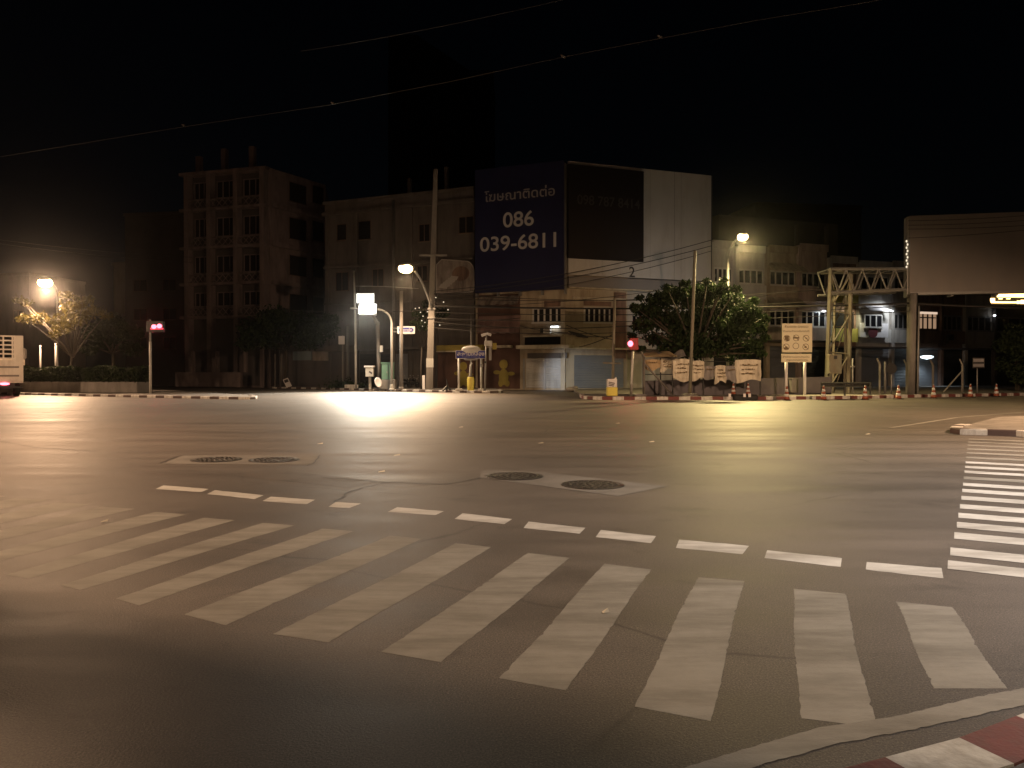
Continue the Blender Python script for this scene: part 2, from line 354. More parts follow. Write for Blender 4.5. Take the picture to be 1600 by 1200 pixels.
# ================================================================== GROUND
KA_X = [425, 500, 570, 650, 740, 768]; KA_Z = [80.5, 76, 71, 66, 62, 61]
KB_X = [918, 945, 1170, 1300, 1600, 1900]; KB_Z = [47.2, 45.7, 45.7, 46.8, 54.5, 64]
def zA(px): return interp(px, KA_X, KA_Z)
def zB(px): return interp(px, KB_X, KB_Z)
def on(px, Y, z=0.14): return Vector(((px - 800) / F * Y, Y, z))      # approximately the column of the photo at depth Y

g = MB(); n_ = 60
g.quad((-900, -500, 0), (900, -500, 0), (900, 1100, 0), (-900, 1100, 0)); structure(g.build("road", M['asphalt']))

def kerb_line(name, pts, h, mats, seg=0.5, wid=0.28, z0=0.0, side=1, jitter=True):
    """Kerb blocks alternately painted along a ground polyline; side = +1 puts its width to the left of travel."""
    m = MB(); acc = 0; k = 0
    pts = [Vector((p[0], p[1], 0)) for p in pts]
    L = [0]
    for a, b in zip(pts, pts[1:]): L.append(L[-1] + (b - a).length)
    def P(s):
        for i in range(len(L) - 1):
            if s <= L[i + 1] + 1e-6:
                t = (s - L[i]) / (L[i + 1] - L[i]); return pts[i].lerp(pts[i + 1], t), (pts[i + 1] - pts[i]).normalized()
        return pts[-1], (pts[-1] - pts[-2]).normalized()
    s = 0
    while s < L[-1] - 0.05:
        e = min(s + seg, L[-1]); m.cur = k % 2
        a, da = P(s); b, db = P(e)
        na = Vector((-da.y, da.x, 0)) * side * wid; nb = Vector((-db.y, db.x, 0)) * side * wid
        c = 0.03
        ia, ib = a + na * (c / wid), b + nb * (c / wid)
        z = Vector((0, 0, 1))
        q = [a + z * z0, b + z * z0, b + z * (z0 + h - c), a + z * (z0 + h - c)]
        top = [ia + z * (z0 + h), ib + z * (z0 + h), b + nb + z * (z0 + h), a + na + z * (z0 + h)]
        m.add(q, [(0, 1, 2, 3)]); m.add([q[3], q[2], top[1], top[0]], [(0, 1, 2, 3)]); m.add(top, [(0, 1, 2, 3)])
        m.add([b + nb + z * z0, a + na + z * z0, top[3], top[2]], [(0, 1, 2, 3)])
        if s == 0: m.add([a + z * z0, q[3], top[0], top[3], a + na + z * z0], [(0, 1, 2, 3, 4)])
        if e >= L[-1] - 0.05: m.add([b + z * z0, q[2], top[1], top[2], b + nb + z * z0], [(0, 1, 2, 3, 4)])
        s = e; k += 1
    return structure(m.build(name, mats))

# far corner pavement behind the junction
fa = [on(px, zA(px), 0) for px in (425, 500, 570, 650, 740, 762)]
fa = [fa[0] + Vector((-0.8, 3, 0))] + fa + [fa[-1] + Vector((0.9, 0.5, 0)), fa[-1] + Vector((1.2, 2.0, 0)), fa[-1] + Vector((0.9, 7, 0))]
def inset(pts, d, side=1):
    out = []
    for i, p in enumerate(pts):
        a = pts[max(i - 1, 0)]; b = pts[min(i + 1, len(pts) - 1)]; t = (b - a).normalized(); out.append(p + Vector((-t.y, t.x, 0)) * d * side)
    return out
ia = inset(fa, 0.2)
structure(MB().slab([(p.x, p.y) for p in ia] + [(-2, 84), (-31, 92)], 0.0, 0.145).build("pavement", M['paving']))
kerb_line("kerb", fa, 0.17, [M['kerb_white'], M['kerb_dark']], 0.78)
# right-hand pavement
fb = [on(px, zB(px), 0) for px in (945, 1000, 1080, 1170, 1300, 1450, 1600, 1750, 1900)]
fb = [fb[0] + Vector((-0.9, 7, 0)), fb[0] + Vector((-1.2, 2.2, 0)), fb[0] + Vector((-0.85, 0.7, 0))] + fb
ib = inset(fb, 0.2)
structure(MB().slab([(p.x, p.y) for p in ib] + [(64, 96), (5.5, 71.5)], 0.0, 0.145).build("pavement", M['paving']))
kerb_line("kerb", fb, 0.2, [M['kerb_white'], M['kerb_red']], 0.66)
# left traffic island with hedge
fl = [gr(-320, 612.5), gr(0, 616.0), gr(40, 617), gr(230, 621.3), gr(380, 624.3), gr(398, 624), gr(404, 622.4), gr(396, 620)]
isl = [(p.x, p.y) for p in inset(fl, 0.2)] + [(gr(250, 611).x, gr(250, 611).y), (gr(100, 608).x, gr(100, 608).y), (-60, 84)]
structure(MB().slab(isl, 0.0, 0.125).build("pavement", M['paving']))
kerb_line("kerb", fl, 0.15, [M['kerb_white'], M['kerb_dark']], 0.8, wid=0.35)
# small island at the right edge, beside the second crossing
fr = [gr(1640, 688), gr(1600, 682.5), gr(1555, 680.5), gr(1500, 679), gr(1484, 676.5), gr(1486, 672), gr(1500, 670)]
fr = fr[::-1]
fr2 = fr + [gr(1760, 705)]
structure(MB().slab([(p.x, p.y) for p in inset(fr2, 0.2)] + [(gr(1750, 650).x, gr(1750, 650).y), (gr(1560, 657).x, gr(1560, 657).y)], 0.0, 0.125).build("pavement", M['paving']))
kerb_line("kerb", fr2, 0.15, [M['kerb_white'], M['kerb_dark']], 0.62, wid=0.3)
# near pavement under the photographer
k0, k1, k2 = gr(1373, 1178, .15), gr(1488, 1148, .15), gr(1600, 1106, .15)
dk = (k1 - k0).normalized(); dk2 = (k2 - k1).normalized()
near = [k2 + dk2 * 1.2 + Vector((9, 7, 0)), k2 + dk2 * 1.2, k2, k1, k0, k0 - dk * 1.5, k0 - dk * 4 - Vector((0.4, -0.1, 0)), k0 - dk * 12 - Vector((1, -2.5, 0)), k0 - dk * 30]
near = [Vector((p.x, p.y, 0)) for p in near]
nseg = near[::-1]
structure(MB().slab([(p.x, p.y) for p in inset(nseg, 0.2, -1)] + [(40, -40), (-40, -40)], 0.0, 0.14).build("pavement", M['slab']))
mbx = MB()
for i in range(14):                     # paving joints
    a = k0 - dk * 3 + dk * i * 0.62; nn = Vector((dk.y, -dk.x, 0))
    mbx.quad(*[Vector((p.x, p.y, 0.1445)) for p in (a + nn * 0.31, a + dk * 0.022 + nn * 0.31, a + dk * 0.022 + nn * 3, a + nn * 3)])
for j in range(4):
    a = k0 - dk * 3; nn = Vector((dk.y, -dk.x, 0)) * (0.62 + 0.62 * j)
    mbx.quad(*[Vector((p.x, p.y, 0.1448)) for p in (a + nn, a + dk * 9 + nn, a + dk * 9 + nn * 1.03, a + nn * 1.03)])
structure(mbx.build("pavement", M['kerb_dark']))
# the painted blocks begin so that the white one sits where the photo shows it
L_to_k0 = sum((b - a).length for a, b in zip(nseg, nseg[1:]) if True)
seg0 = (k1 - k0).length * 1.0
acc = 0
for a, b in zip(nseg, nseg[1:]):
    if (b - Vector((k0.x, k0.y, 0))).length < 1e-4: acc += (b - a).length; break
    acc += (b - a).length
nb = int(acc / seg0) // 2 * 2; trim = acc - nb * seg0
d0 = (nseg[1] - nseg[0]).normalized(); nseg[0] = nseg[0] + d0 * trim
kerb_line("kerb", nseg, 0.152, [M['kerb_white'], M['kerb_red']], seg0, wid=0.25, side=-1)
# far-left corner pavement outside the frame, carries a street lamp
structure(MB().slab([(-60, 0), (-9.0, 6.6), (-8.8, 8.4), (-9.6, 9.4), (-20, 15), (-20.5, 24), (-60, 30)], 0.0, 0.14).build("pavement", M['paving']))
structure(MB().slab([(21, 14), (40, 12), (40, 34), (22, 30), (20, 22)], 0.0, 0.14).build("pavement", M['paving']))

# ------------------------------------------------------------------ painted markings
def strip(mb, p, q, wid, z=0.004, rag=0.0, n=10):
    """A painted bar from p to q (its left edge), wid = width vector; ragged edges."""
    p, q, wd = Vector(p), Vector(q), Vector(wid)
    l = []; r = []
    for i in range(n + 1):
        t = i / n; a = p.lerp(q, t)
        e = (random.uniform(-rag, rag), random.uniform(-rag, rag)) if 0 < i < n else (random.uniform(-rag, rag) * .5,) * 2
        l.append(a + wd.normalized() * e[0]); r.append(a + wd * 1.0 + wd.normalized() * e[1])
    vs = [(v.x, v.y, z) for v in l + r]
    mb.add(vs, [(i, n + 1 + i, n + 2 + i, i + 1) for i in range(n)])
def g3(px, py): p = gr(px, py); return Vector((p.x, p.y, 0))
BARS = [  # photo corners: top-left, top-right, bottom-left, bottom-right
    ((1400, 940), (1488, 949), (1458, 1076), (1572, 1076)), ((1239, 920), (1320, 928), (1249, 1122), (1368, 1137)),
    ((1090, 902), (1162, 908), (990, 1104), (1110, 1127)), ((945, 881), (1018, 890), (780, 1060), (884, 1079)),
    ((826, 864), (891, 872), (597, 1019), (690, 1035)), ((713, 849), (769, 855), (427, 991), (514, 1004)),
    ((610, 837), (659, 842), (287, 960), (352, 977)), ((504, 826), (552, 830), (180, 935), (217, 946)),
    ((410, 817), (459, 821), (95, 914), (125, 922)), ((318, 809), (367, 813), (10, 898), (45, 904)), ((243, 800), (291, 804), (-75, 880), (-40, 886)),
    ((160, 792), (212, 795), (-160, 866), (-120, 871)), ((90, 785), (140, 788), (-230, 853), (-190, 858)), ((25, 778), (75, 781), (-300, 842), (-260, 846)), ((-40, 772), (10, 775), (-370, 832), (-330, 836)), ((-110, 766), (-60, 769), (-440, 823), (-400, 827))]
m1 = MB(); m2 = MB()
for i, (tl, tr, bl, br) in enumerate(BARS):
    a, b, c, d = g3(*tl), g3(*tr), g3(*bl), g3(*br)
    mb = m1 if i < 11 else m2; n = 60; vs = []; rag = 0.0035
    for k in range(n + 1):
        t = k / n; p = a.lerp(c, t); q = b.lerp(d, t); u = (q - p).normalized()
        sway = 0.007 * math.sin(t * 7 + i)
        if random.random() < .06: p = p + u * random.uniform(.002, .012)
        if random.random() < .06: q = q - u * random.uniform(.002, .012)
        p = p + u * (random.uniform(-rag, rag) + sway); q = q + u * (random.uniform(-rag, rag) + sway)
        vs += [(p.x, p.y, 0.001), (q.x, q.y, 0.001)]
    mb.add(vs, [(2 * k, 2 * k + 2, 2 * k + 3, 2 * k + 1) for k in range(n)])
structure(m1.build("road_marking", M['paint_old'])); structure(m2.build("road_marking", M['paint_faint']))
DASH = [((1353, 878), (1473, 888), (1475, 904), (1352, 890)), ((1200, 860), (1315, 872), (1314, 886), (1195, 872)), ((1062, 843), (1169, 853), (1161, 866), (1056, 856)),
        ((938, 828), (1026, 838), (1016, 849), (930, 839)), ((825, 815), (915, 825), (905, 834), (817, 825)), ((722, 802), (801, 811), (788, 819), (709, 811)),
        ((620, 792.5), (693, 799), (680, 805), (606, 800)), ((525, 784.5), (565, 787), (545, 794), (513, 792)), ((423, 776), (493, 781), (478, 788), (409, 783)), ((336, 766), (412, 774), (398, 780), (324, 772)),
        ((255, 758.5), (327, 764), (314, 769), (244, 764))]
mb = MB()
for q in DASH:
    ps = [g3(*p) for p in q]; vs = []; n = 6; rag = 0.008
    for k in range(n + 1):
        t = k / n; p = ps[0].lerp(ps[1], t); r = ps[3].lerp(ps[2], t); vs += [(p.x + random.uniform(-rag, rag), p.y + random.uniform(-rag, rag), 0.0012), (r.x + random.uniform(-rag, rag), r.y + random.uniform(-rag, rag), 0.0012)]
    mb.add(vs, [(2 * k, 2 * k + 1, 2 * k + 3, 2 * k + 2) for k in range(n)])
structure(mb.build("road_marking", M['paint']))
# crossing at the right: bars square to its axis
TOPS = [876, 856, 832, 816, 801.5, 788, 775, 764, 754.5, 744.8, 735.5, 728, 721, 713.5, 706.5, 700.5, 695, 690, 685.5]
mb = MB(); mo_ = MB(); e2 = Vector((0.862, -0.506, 0))
for i, y in enumerate(TOPS):
    px = interp(y, [682, 700, 735, 775, 816, 860, 876], [1514, 1511, 1507, 1502, 1495, 1484, 1481])
    p = g3(px, y); wd = Vector((-0.5, -0.866, 0)) * (0.35 if i else 0.33)
    strip(mo_ if i in (9, 13, 14, 15, 16, 17, 18) else mb, p, p + e2 * 3.6, wd, 0.004, 0.008, 8)
structure(mb.build("road_marking", M['paint'])); structure(mo_.build("road_marking", M['paint_old']))
# edge line along the near kerb
el = [((1040, 1210), (1090, 1228)), ((1160, 1172), (1185, 1197)), ((1280, 1138), (1312, 1162)), ((1400, 1120), (1430, 1140)), ((1520, 1091), (1540, 1115)), ((1620, 1072), (1640, 1094)), ((1760, 1036), (1780, 1054))]
el2 = []
for (a0, b0), (a1, b1) in zip(el, el[1:]):
    for k in range(12): t_ = k / 12; el2.append(((a0[0] + (a1[0] - a0[0]) * t_, a0[1] + (a1[1] - a0[1]) * t_ + random.uniform(-1, 1)), (b0[0] + (b1[0] - b0[0]) * t_, b0[1] + (b1[1] - b0[1]) * t_ + random.uniform(-1.2, 1.2))))
el = el2
mb = MB(); vs = []
for a, b in el:
    p, q = g3(*a), g3(*b); vs += [(p.x, p.y, 0.003), (q.x, q.y, 0.003)]
mb.add(vs, [(2 * k, 2 * k + 1, 2 * k + 3, 2 * k + 2) for k in range(len(el) - 1)])
structure(mb.build("road_marking", M['paint_old']))
# faint lane lines on the far side of the junction
mb = MB()
for (x0, y0, x1, y1, wd) in [(1395, 669, 1500, 652.5, 0.14), (1500, 652.5, 1640, 641, 0.12), (1180, 640, 1420, 637, 0.14), (1420, 637, 1600, 640, 0.14), (0, 632.4, 175, 627.6, 0.12), (-120, 650, -30, 648, .12), (20, 647.2, 46, 646, .15), (65, 644.8, 90, 643.6, .15), (105, 641.6, 130, 640.6, .15), (143, 639, 168, 637.6, .15), (185, 636.6, 200, 635.6, .15), (215, 634.8, 240, 633.3, .15), (255, 632.0, 300, 629.3, .15), (430, 611, 520, 612.2, 0.14), (520, 612.2, 640, 615.5, .14), (140, 626.8, 200, 626.9, 0.1), (1440, 675, 1478, 675, 0.1)]:
    p, q = g3(x0, y0), g3(x1, y1); d = (q - p).normalized(); strip(mb, p, q, Vector((-d.y, d.x, 0)) * wd, 0.004, 0.01, 6)
structure(mb.build("road_marking", M['paint_old']))
# concrete surrounds of the manholes, trench patches
mb = MB()
for q in ([(752, 735), (846, 738), (1042, 760), (966, 775.5), (750, 747)], [(285, 712), (500, 711.5), (486, 726.5), (255, 725)]):
    ps = [g3(*p) for p in q]; mb.add([(p.x, p.y, 0.004) for p in ps], [tuple(range(len(ps) - 1, -1, -1))])
structure(mb.build("road_patch", M['slab']))
light_patch = asphalt_material("repaired_asphalt"); light_patch.node_tree.nodes["Principled BSDF"].inputs['Specular IOR Level'].default_value = 0.35
for nd in light_patch.node_tree.nodes:
    if nd.type == 'MAPPING': nd.inputs['Location'].default_value = (31, 17, 5)
mb = MB()
for q in ([(420, 733), (592, 752), (545, 763), (370, 744)], [(160, 668), (420, 676), (400, 684), (120, 675)]):
    ps = [g3(*p) for p in q]; mb.add([(p.x, p.y, 0.002) for p in ps], [tuple(range(len(ps) - 1, -1, -1))])
structure(mb.build("road_patch", light_patch))
dark_patch = mat("fresh_asphalt_seam", (0.03, 0.028, 0.026), 0.6, 0.3, 8, bump=0.5)
mb = MB()
for pts, wd in (([(500, 746), (560, 751), (600, 754), (700, 757), (752, 747)], 0.035), ([(600, 754), (570, 761), (540, 770), (520, 785)], 0.03), ([(250, 724), (285, 711.5), (330, 710)], 0.03), ([(500, 711), (492, 722), (480, 728)], 0.03),
                 ([(0, 690), (60, 700), (150, 705)], 0.03)):
    for a, b in zip(pts, pts[1:]):
        p, q = g3(*a), g3(*b); m_ = 5
        prev = p
        for k in range(1, m_ + 1):
            c = p.lerp(q, k / m_) + Vector((random.uniform(-.03, .03), random.uniform(-.06, .06), 0)) * (k < m_)
            d = (c - prev).normalized(); strip(mb, prev, c, Vector((-d.y, d.x, 0)) * wd * random.uniform(.5, 1.2), 0.0045, 0.004, 2); prev = c
structure(mb.build("road_patch", dark_patch))

def manhole(px, py, label):
    p = gr(px, py); t = thing("manhole_cover", label, "manhole cover", (p.x, p.y, 0), "round manhole covers in the road")
    MB().lathe(p, [(0.45, 0.0), (0.45, 0.012), (0.40, 0.014), (0.395, 0.008)], 32).build("rim", M['iron'], t)
    m = MB(); m.lathe(p, [(0.388, 0.0), (0.388, 0.013)], 32)
    for ring, k in ((0.08, 5), (0.17, 10), (0.26, 16), (0.34, 22)):
        for j in range(k):
            a = 2 * math.pi * j / k; c = p + Vector((ring * math.cos(a), ring * math.sin(a), 0.013))
            m.lathe(c, [(0.03, 0), (0.022, 0.007)], 6)
    m.build("lid", M['iron'], t)
manhole(338, 718.5, "round iron manhole cover left in the far concrete patch, beside another cover"); manhole(428, 719, "round iron manhole cover on the right of the far concrete patch near the cracks")
manhole(803, 744.5, "round iron manhole cover at the left end of the nearer concrete patch"); manhole(926, 758, "round iron manhole cover at the right, tapering end of the nearer concrete patch")

# ================================================================== STREET LAMPS (lit)
def lamp_at(px, py, Y): return at(px, py, Y)
h1 = lamp_at(635, 418, 64); pole1 = on(671, 67)
t = thing("utility_pole", "thick square concrete utility pole with white band, behind striped kerb", "utility pole", pole1)
top1 = at(681, 265, 67)
base1 = Vector((pole1.x, pole1.y, 0.14))
mb = MB(); mb.add([(base1.x + sx * w_, base1.y + sy * w_, 0.14) for sx, sy, w_ in ((-1, -1, .3), (1, -1, .3), (1, 1, .3), (-1, 1, .3))] + [(top1.x + sx * .17, 67 + sy * .17, top1.z) for sx, sy in ((-1, -1), (1, -1), (1, 1), (-1, 1))],
                  [(0, 1, 5, 4), (1, 2, 6, 5), (2, 3, 7, 6), (3, 0, 4, 7), (4, 5, 6, 7)])
mb.build("pole", M['concrete'], t)
bz0, bz1 = at(668, 574, 67).z, at(668, 560, 67).z
bx = lambda z: base1.x + (top1.x - base1.x) * z / top1.z
MB().box(bx(bz0) - .31, bx(bz0) + .31, 66.7, 67.3, bz0, bz1).build("white_band", M['reflect'], t)
a0 = at(675, 483, 66.7); a1 = at(648, 424, 64.5)
MB().tube(arc(a0, at(660, 435, 65.5), a1), [0.09] * 9, 8).build("lamp_arm", M['steel'], t, smooth=True)
for z_ in (at(675, 483, 67).z, at(672, 497, 67).z): MB().box(bx(z_) - .33, bx(z_) + .33, 66.66, 67.34, z_ - .06, z_ + .06).build("pole_clamp", M['steel'], t)
ca = MB(); ca.box(bx(12) - 1.2, bx(12) + 1.2, 66.6, 66.72, at(0, 400, 67).z - .08, at(0, 400, 67).z + .08); ca.build("crossarm", M['concrete'], t)
lamp_head(t, h1, a0, M['glow_warm'], 1.7)
def beam(name, p, tilt, half, power, col, dx=0.0, rad=.3, blend=.6):
    spot(name, p, Vector(p) + Vector((dx, -math.sin(R(tilt)), -math.cos(R(tilt)))), power, col, half * 2, blend, rad)
l1p = h1 + Vector((0, -.2, -.7)); beam("lamp_light", l1p, 40, 45, 23000, SODW); spot("lamp_light", l1p, l1p + Vector((0, -.3, -5)), 6000, SODW, 146, .8, .3)
# LED floodlight on a curved white post
p2 = on(612, 68); h2 = lamp_at(574, 482, 67.4)
t = thing("street_lamp", "white curved post carrying a glaring white floodlight, beside the green cabinet", "street lamp", p2)
kz = at(612, 505, 68); 
MB().tube([p2, kz] + arc(kz, at(610, 484, 68), at(586, 483, 67.6), 8)[1:], [0.12, 0.11] + [0.09] * 8, 10).build("post", M['steel_white'], t, smooth=True)
MB().lathe(p2, [(.26, 0), (.26, .05), (.17, .1), (.15, .4), (.12, .45)], 12).build("base_plate", M['steel_white'], t)
T2 = Matrix.Translation(h2) @ Matrix.Rotation(R(-22), 4, 'X')
MB(T2).box(-.8, .8, .1, .38, -.5, .5).build("floodlight_body", M['steel'], t, bevel=.03)
MB(T2).box(-.74, .74, .06, .1, -.45, .45).build("floodlight_face", M['glow_cool'], t)
MB().tube([at(583, 483, 67.7), at(548, 482, 67.7)], .05, 6).build("cross_bracket", M['steel_white'], t)
MB(Matrix.Translation(at(552, 481.5, 67.5))).ell((0, 0, 0), .3, .12, .09).build("small_lamp", M['steel_white'], t, smooth=True)
l2p = h2 + Vector((0, -.25, -.1)); beam("floodlight_light", l2p, 45, 44, 28000, LED); spot("floodlight_light", l2p, l2p + Vector((.6, -.6, -5)), 3200, LED, 152, .8, .35)
# left lamp above the tree
p3 = on(90, 66); h3 = lamp_at(71, 440, 63)
street_lamp((p3.x, p3.y, .14), h3.z - .3 - .14, h3, "leftmost lit street lamp, warm white, over the yellow-green tree", 19000, SOD, M['glow_warm'], 1.7, aim=h3 + Vector((2, -7, -9)), cone=140)
# right small yellow lamp beyond the big tree
p4 = on(1137, 60); h4 = lamp_at(1160, 369, 57)
street_lamp((p4.x, p4.y, .14), h4.z - 1.2, h4, "tall street lamp with small yellow light behind the bushy roadside tree", 6500, YEL, M['glow_yellow'], 1.2, cone=154, r=0.14)
beam("lamp_light", h4 + Vector((0, -.1, -.5)), 40, 45, 21000, YEL, -.12)
# lamps of this junction outside the picture; their light falls on the road; the last is added for the truck
street_lamp((-23, 14, .14), 9.0, (-20.5, 13.5, 9.6), "sodium street lamp on the left corner pavement, out of the picture", 31000, SOD, M['glow_warm'], cone=150, blend=.3, aim=(-18, 15, 0), rad=.45)
street_lamp((25, 23, .14), 9.0, (22.5, 22.0, 9.6), "sodium street lamp on the right corner pavement, out of the picture", 17000, SOD, M['glow_warm'], cone=148, blend=.3, aim=(20.2, 26.5, 0))
street_lamp((14, 8.5, .14), 8.6, (11.5, 8.0, 9.2), "white street lamp beside the right crossing, out of the picture", 8000, WHT, M['glow_cool'], cone=112, blend=.6, aim=(10, 9.0, 0))
street_lamp((12.5, -5.2, .14), 8.6, (11, -3.5, 9.2), "white street lamp on the near pavement right of the photographer", 2500, CWH, M['glow_cool'], cone=142, blend=.3, aim=(10, -1.5, 0), rad=.3)
street_lamp((-41, 40, .14), 9.0, (-38.5, 40, 9.6), "sodium street lamp added beside the left road to light the truck, out of the picture", 9000, SOD, M['glow_warm'], cone=150, blend=.3, aim=(-37, 42, 0))  # unseen lamp, added to brighten the rear of the truck
# pillars added out of view to cast the shadow bands on the near road
for px_, py_, lab in ((4.9, .05, "thick round concrete pillar added to shade the near road, right of the photographer"), (-10.0, 8.05, "thick round concrete pillar added on the left corner pavement to shade the road")):
    pl = thing("shade_pillar", lab, "pillar", (px_, py_, .14))
    MB().lathe((px_, py_, .14), [(.4, 0), (.4, 8.6)], 24).build("shaft", M['concrete'], pl, smooth=True)
    MB().lathe((px_, py_, .14), [(.54, 0), (.54, .22), (.41, .3)], 24).build("footing", M['concrete'], pl)
    MB().box(px_ - .9, px_ + .9, py_ - .9, py_ + .9, 8.74, 9.3).build("capital", M['concrete'], pl)
#@@PART2
# ================================================================== BUILDINGS
class Fac:
    """A facade plane: local x along it (to the right), y into the building, z up."""
    def __init__(self, px, Y, ang, org=None):
        self.o = org if org else Vector(((px - 800) / F * Y, Y, 0)); self.M = Matrix.Translation(self.o) @ Matrix.Rotation(R(ang), 4, 'Z'); self.I = self.M.inverted()
    def pt(self, px, py, d=0.0):
        o = self.I @ Vector((0, 0, CAMH)); e = (self.I @ (Vector((0, 0, CAMH)) + ray(px, py))) - o
        t = (-d - o.y) / e.y; p = o + e * t; return p.x, p.z
    def x(self, px, d=0.0): return self.pt(px, 500, d)[0]
    def rect(self, x0, y0, x1, y1, d=0.0):
        m = (x0 + x1) / 2; return self.x(x0, d), self.x(x1, d), self.pt(m, y1, d)[1], self.pt(m, y0, d)[1]
    def mb(self): return MB(self.M)
    def box(self, mb, x0, y0, x1, y1, d0, d1):
        a, b, c, e = self.rect(x0, y0, x1, y1, d1); mb.box(a, b, -d1, -d0, c, e); return mb

def window(fc, x0, x1, z0, z1, n, parent, d=0.0, fm='frame_white', gm='glass', fw=0.07, transom=0.0, name="window", louvre=False):
    f = fc.mb()
    f.box(x0, x1, -d - .07, -d, z1 - fw, z1); f.box(x0 - .06, x1 + .06, -d - .14, -d, z0 - .02, z0 + fw)
    zt = z1 - fw - transom
    for i in range(n + 1):
        xc = x0 + (x1 - x0) * i / n; xa = max(x0, xc - fw / 2); f.box(xa, min(x1, xa + fw), -d - .065, -d, z0 + fw, z1 - fw)
    if transom: f.box(x0 + fw, x1 - fw, -d - .06, -d, zt - fw * .6, zt)
    fr = f.build(name, M[fm], parent)
    p = fc.mb(); p.box(x0 + .01, x1 - .01, -d - .025, -d + .0, z0 + .02, z1 - .02); p.build("pane", M[gm], fr)
    return fr

def roller(fc, x0, x1, z0, z1, parent, m='shutter', d=0.02, pitch=0.16, name="shutter"):
    s = fc.mb(); n = max(4, int((z1 - z0) / pitch)); h = (z1 - z0) / n; vs = []; fs = []
    for i in range(n):
        z = z0 + h * i
        o = len(vs); vs += [(x0, -d, z), (x1, -d, z), (x1, -d - .03, z + h * .55), (x0, -d - .03, z + h * .55), (x1, -d, z + h), (x0, -d, z + h)]
        fs += [(o, o + 1, o + 2, o + 3), (o + 3, o + 2, o + 4, o + 5)]
    s.add(vs, fs); return s.build(name, M[m], parent)

LW = Fac(883, 72, -23); RW = Fac(883, 72, 20)
V = LW.o

# ---- grey shophouse row, left of the blue advert
t = thing("shophouse_row", "dim grey shophouse row with flat parapet behind the twin lamps", "shophouse row", LW.M @ Vector((LW.x(625), 0, 0)))
xa, xb = LW.x(508), LW.x(741); zt = LW.pt(741, 293)[1]
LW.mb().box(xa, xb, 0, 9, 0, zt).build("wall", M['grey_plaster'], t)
w_ = LW.mb(); w_.box(xa - .2, xb + .1, -.25, 0, zt - 1.4, zt - 1.05); w_.box(xa - .2, xb, -.12, 0, zt - .2, zt + .12)
zb = LW.pt(680, 410)[1]; w_.box(xa, xb, -.35, 0, zb, zb + .25); zb2 = LW.pt(680, 470)[1]; w_.box(xa, xb, -.3, 0, zb2, zb2 + .2)
for px in (511, 556, 612, 641, 680): x = LW.x(px); w_.box(x, x + .35, -.2, 0, 0, zt - 1.41)
w_.build("cornice", M['grey_plaster'], t)
for (px0, py0, px1, py1, n) in [(527, 350, 542, 376, 1), (582, 420, 600, 448, 2), (655, 350, 672, 378, 2), (717, 338, 740, 365, 2), (652, 415, 668, 440, 2), (525, 425, 545, 455, 2), (560, 345, 580, 375, 1)]:
    window(LW, *LW.rect(px0, py0, px1, py1), n, t, fm='frame_brown', gm='void')
for px, h in ((621, 2.2), (680, 3.0)):
    x = LW.x(px); LW.mb().box(x, x + .35, 2, 2.35, zt, zt + h).build("roof_column", M['grey_plaster'], t)
cz = LW.pt(700, 541)[1]
LW.mb().box(xa, LW.x(672), -2.2, 0, cz - .3, cz - .1).build("canopy", M['grey_plaster'], t)
for k, (a, b) in enumerate(((512, 556), (560, 612), (616, 640))):
    roller(LW, LW.x(a) + .2, LW.x(b) - .2, .15, cz - .7, t, 'shutter_grey' if k != 1 else 'dark')
# red-walled ground floor with painted figures (stays generic)
LW.mb().box(LW.x(676), LW.x(742), -.14, -.01, .12, cz - .35).build("shop_wall", M['redwall'], t)
sg = LW.mb(); a, b, c, e = LW.rect(682, 539, 752, 548, 1.6); sg.box(a, b, -1.6, -.2, c, e); sg.build("shop_sign", M['mustard'], t)
LW.mb().box(a, b, -1.68, -1.6, c - .12, c).build("sign_edge", M['awning'], t)
def figure(fc, px, py, hpx, parent, d, m='mustard'):
    x, z = fc.pt(px, py, d); h = hpx / F * 78
    f = fc.mb(); def_ = [((0, .28), .19, .30), ((0, .74), .17, .17), ((-.27, .45), .14, .075), ((.29, .40), .15, .07), ((-.12, .05), .09, .13), ((.14, .05), .10, .12)]
    for i, ((cx, cz_), rx, rz) in enumerate(def_):
        f.prism([(x + h * (cx + rx * math.cos(a * math.pi / 10)), z + h * (cz_ + rz * math.sin(a * math.pi / 10))) for a in range(20)], -d - .02 - .002 * i, -d)
    return f.build("painted_figure", M[m], parent)
figure(LW, 724, 601, 38, t, .15)
# food print hung on the row
bb = thing("advert_print", "faded rounded food picture panel hung left of the blue advert", "billboard", LW.M @ Vector((LW.x(712), -.4, LW.pt(712, 457)[1])))
a, b, c, e = LW.rect(682, 404, 741, 457, .5)
rr = 1.0; pol = [(a, c), (b - .1, c), (b, c + .3), (b, e - rr * 1.5)] + [(b - rr + rr * math.cos(k * math.pi / 12), e - rr * 1.5 + rr * 1.2 * math.sin(k * math.pi / 12)) for k in range(1, 7)] + [(a + .6, e), (a, e - .5)]
LW.mb().prism(pol, -.5, -.42).build("panel", M['food'], bb)
LW.mb().tube([(p[0], -.5, p[1]) for p in pol + pol[:1]], .05, 5).build("rim", M['food_edge'], bb)
pp = LW.mb(); cxx, czz = (a * .35 + b * .65), (c * .45 + e * .55)
pp.prism([(cxx + .95 * math.cos(k * math.pi / 12), czz + .72 * math.sin(k * math.pi / 12)) for k in range(24)], -.515, -.5); pp.build("bowl_print", M['brown'], bb)
pp = LW.mb()
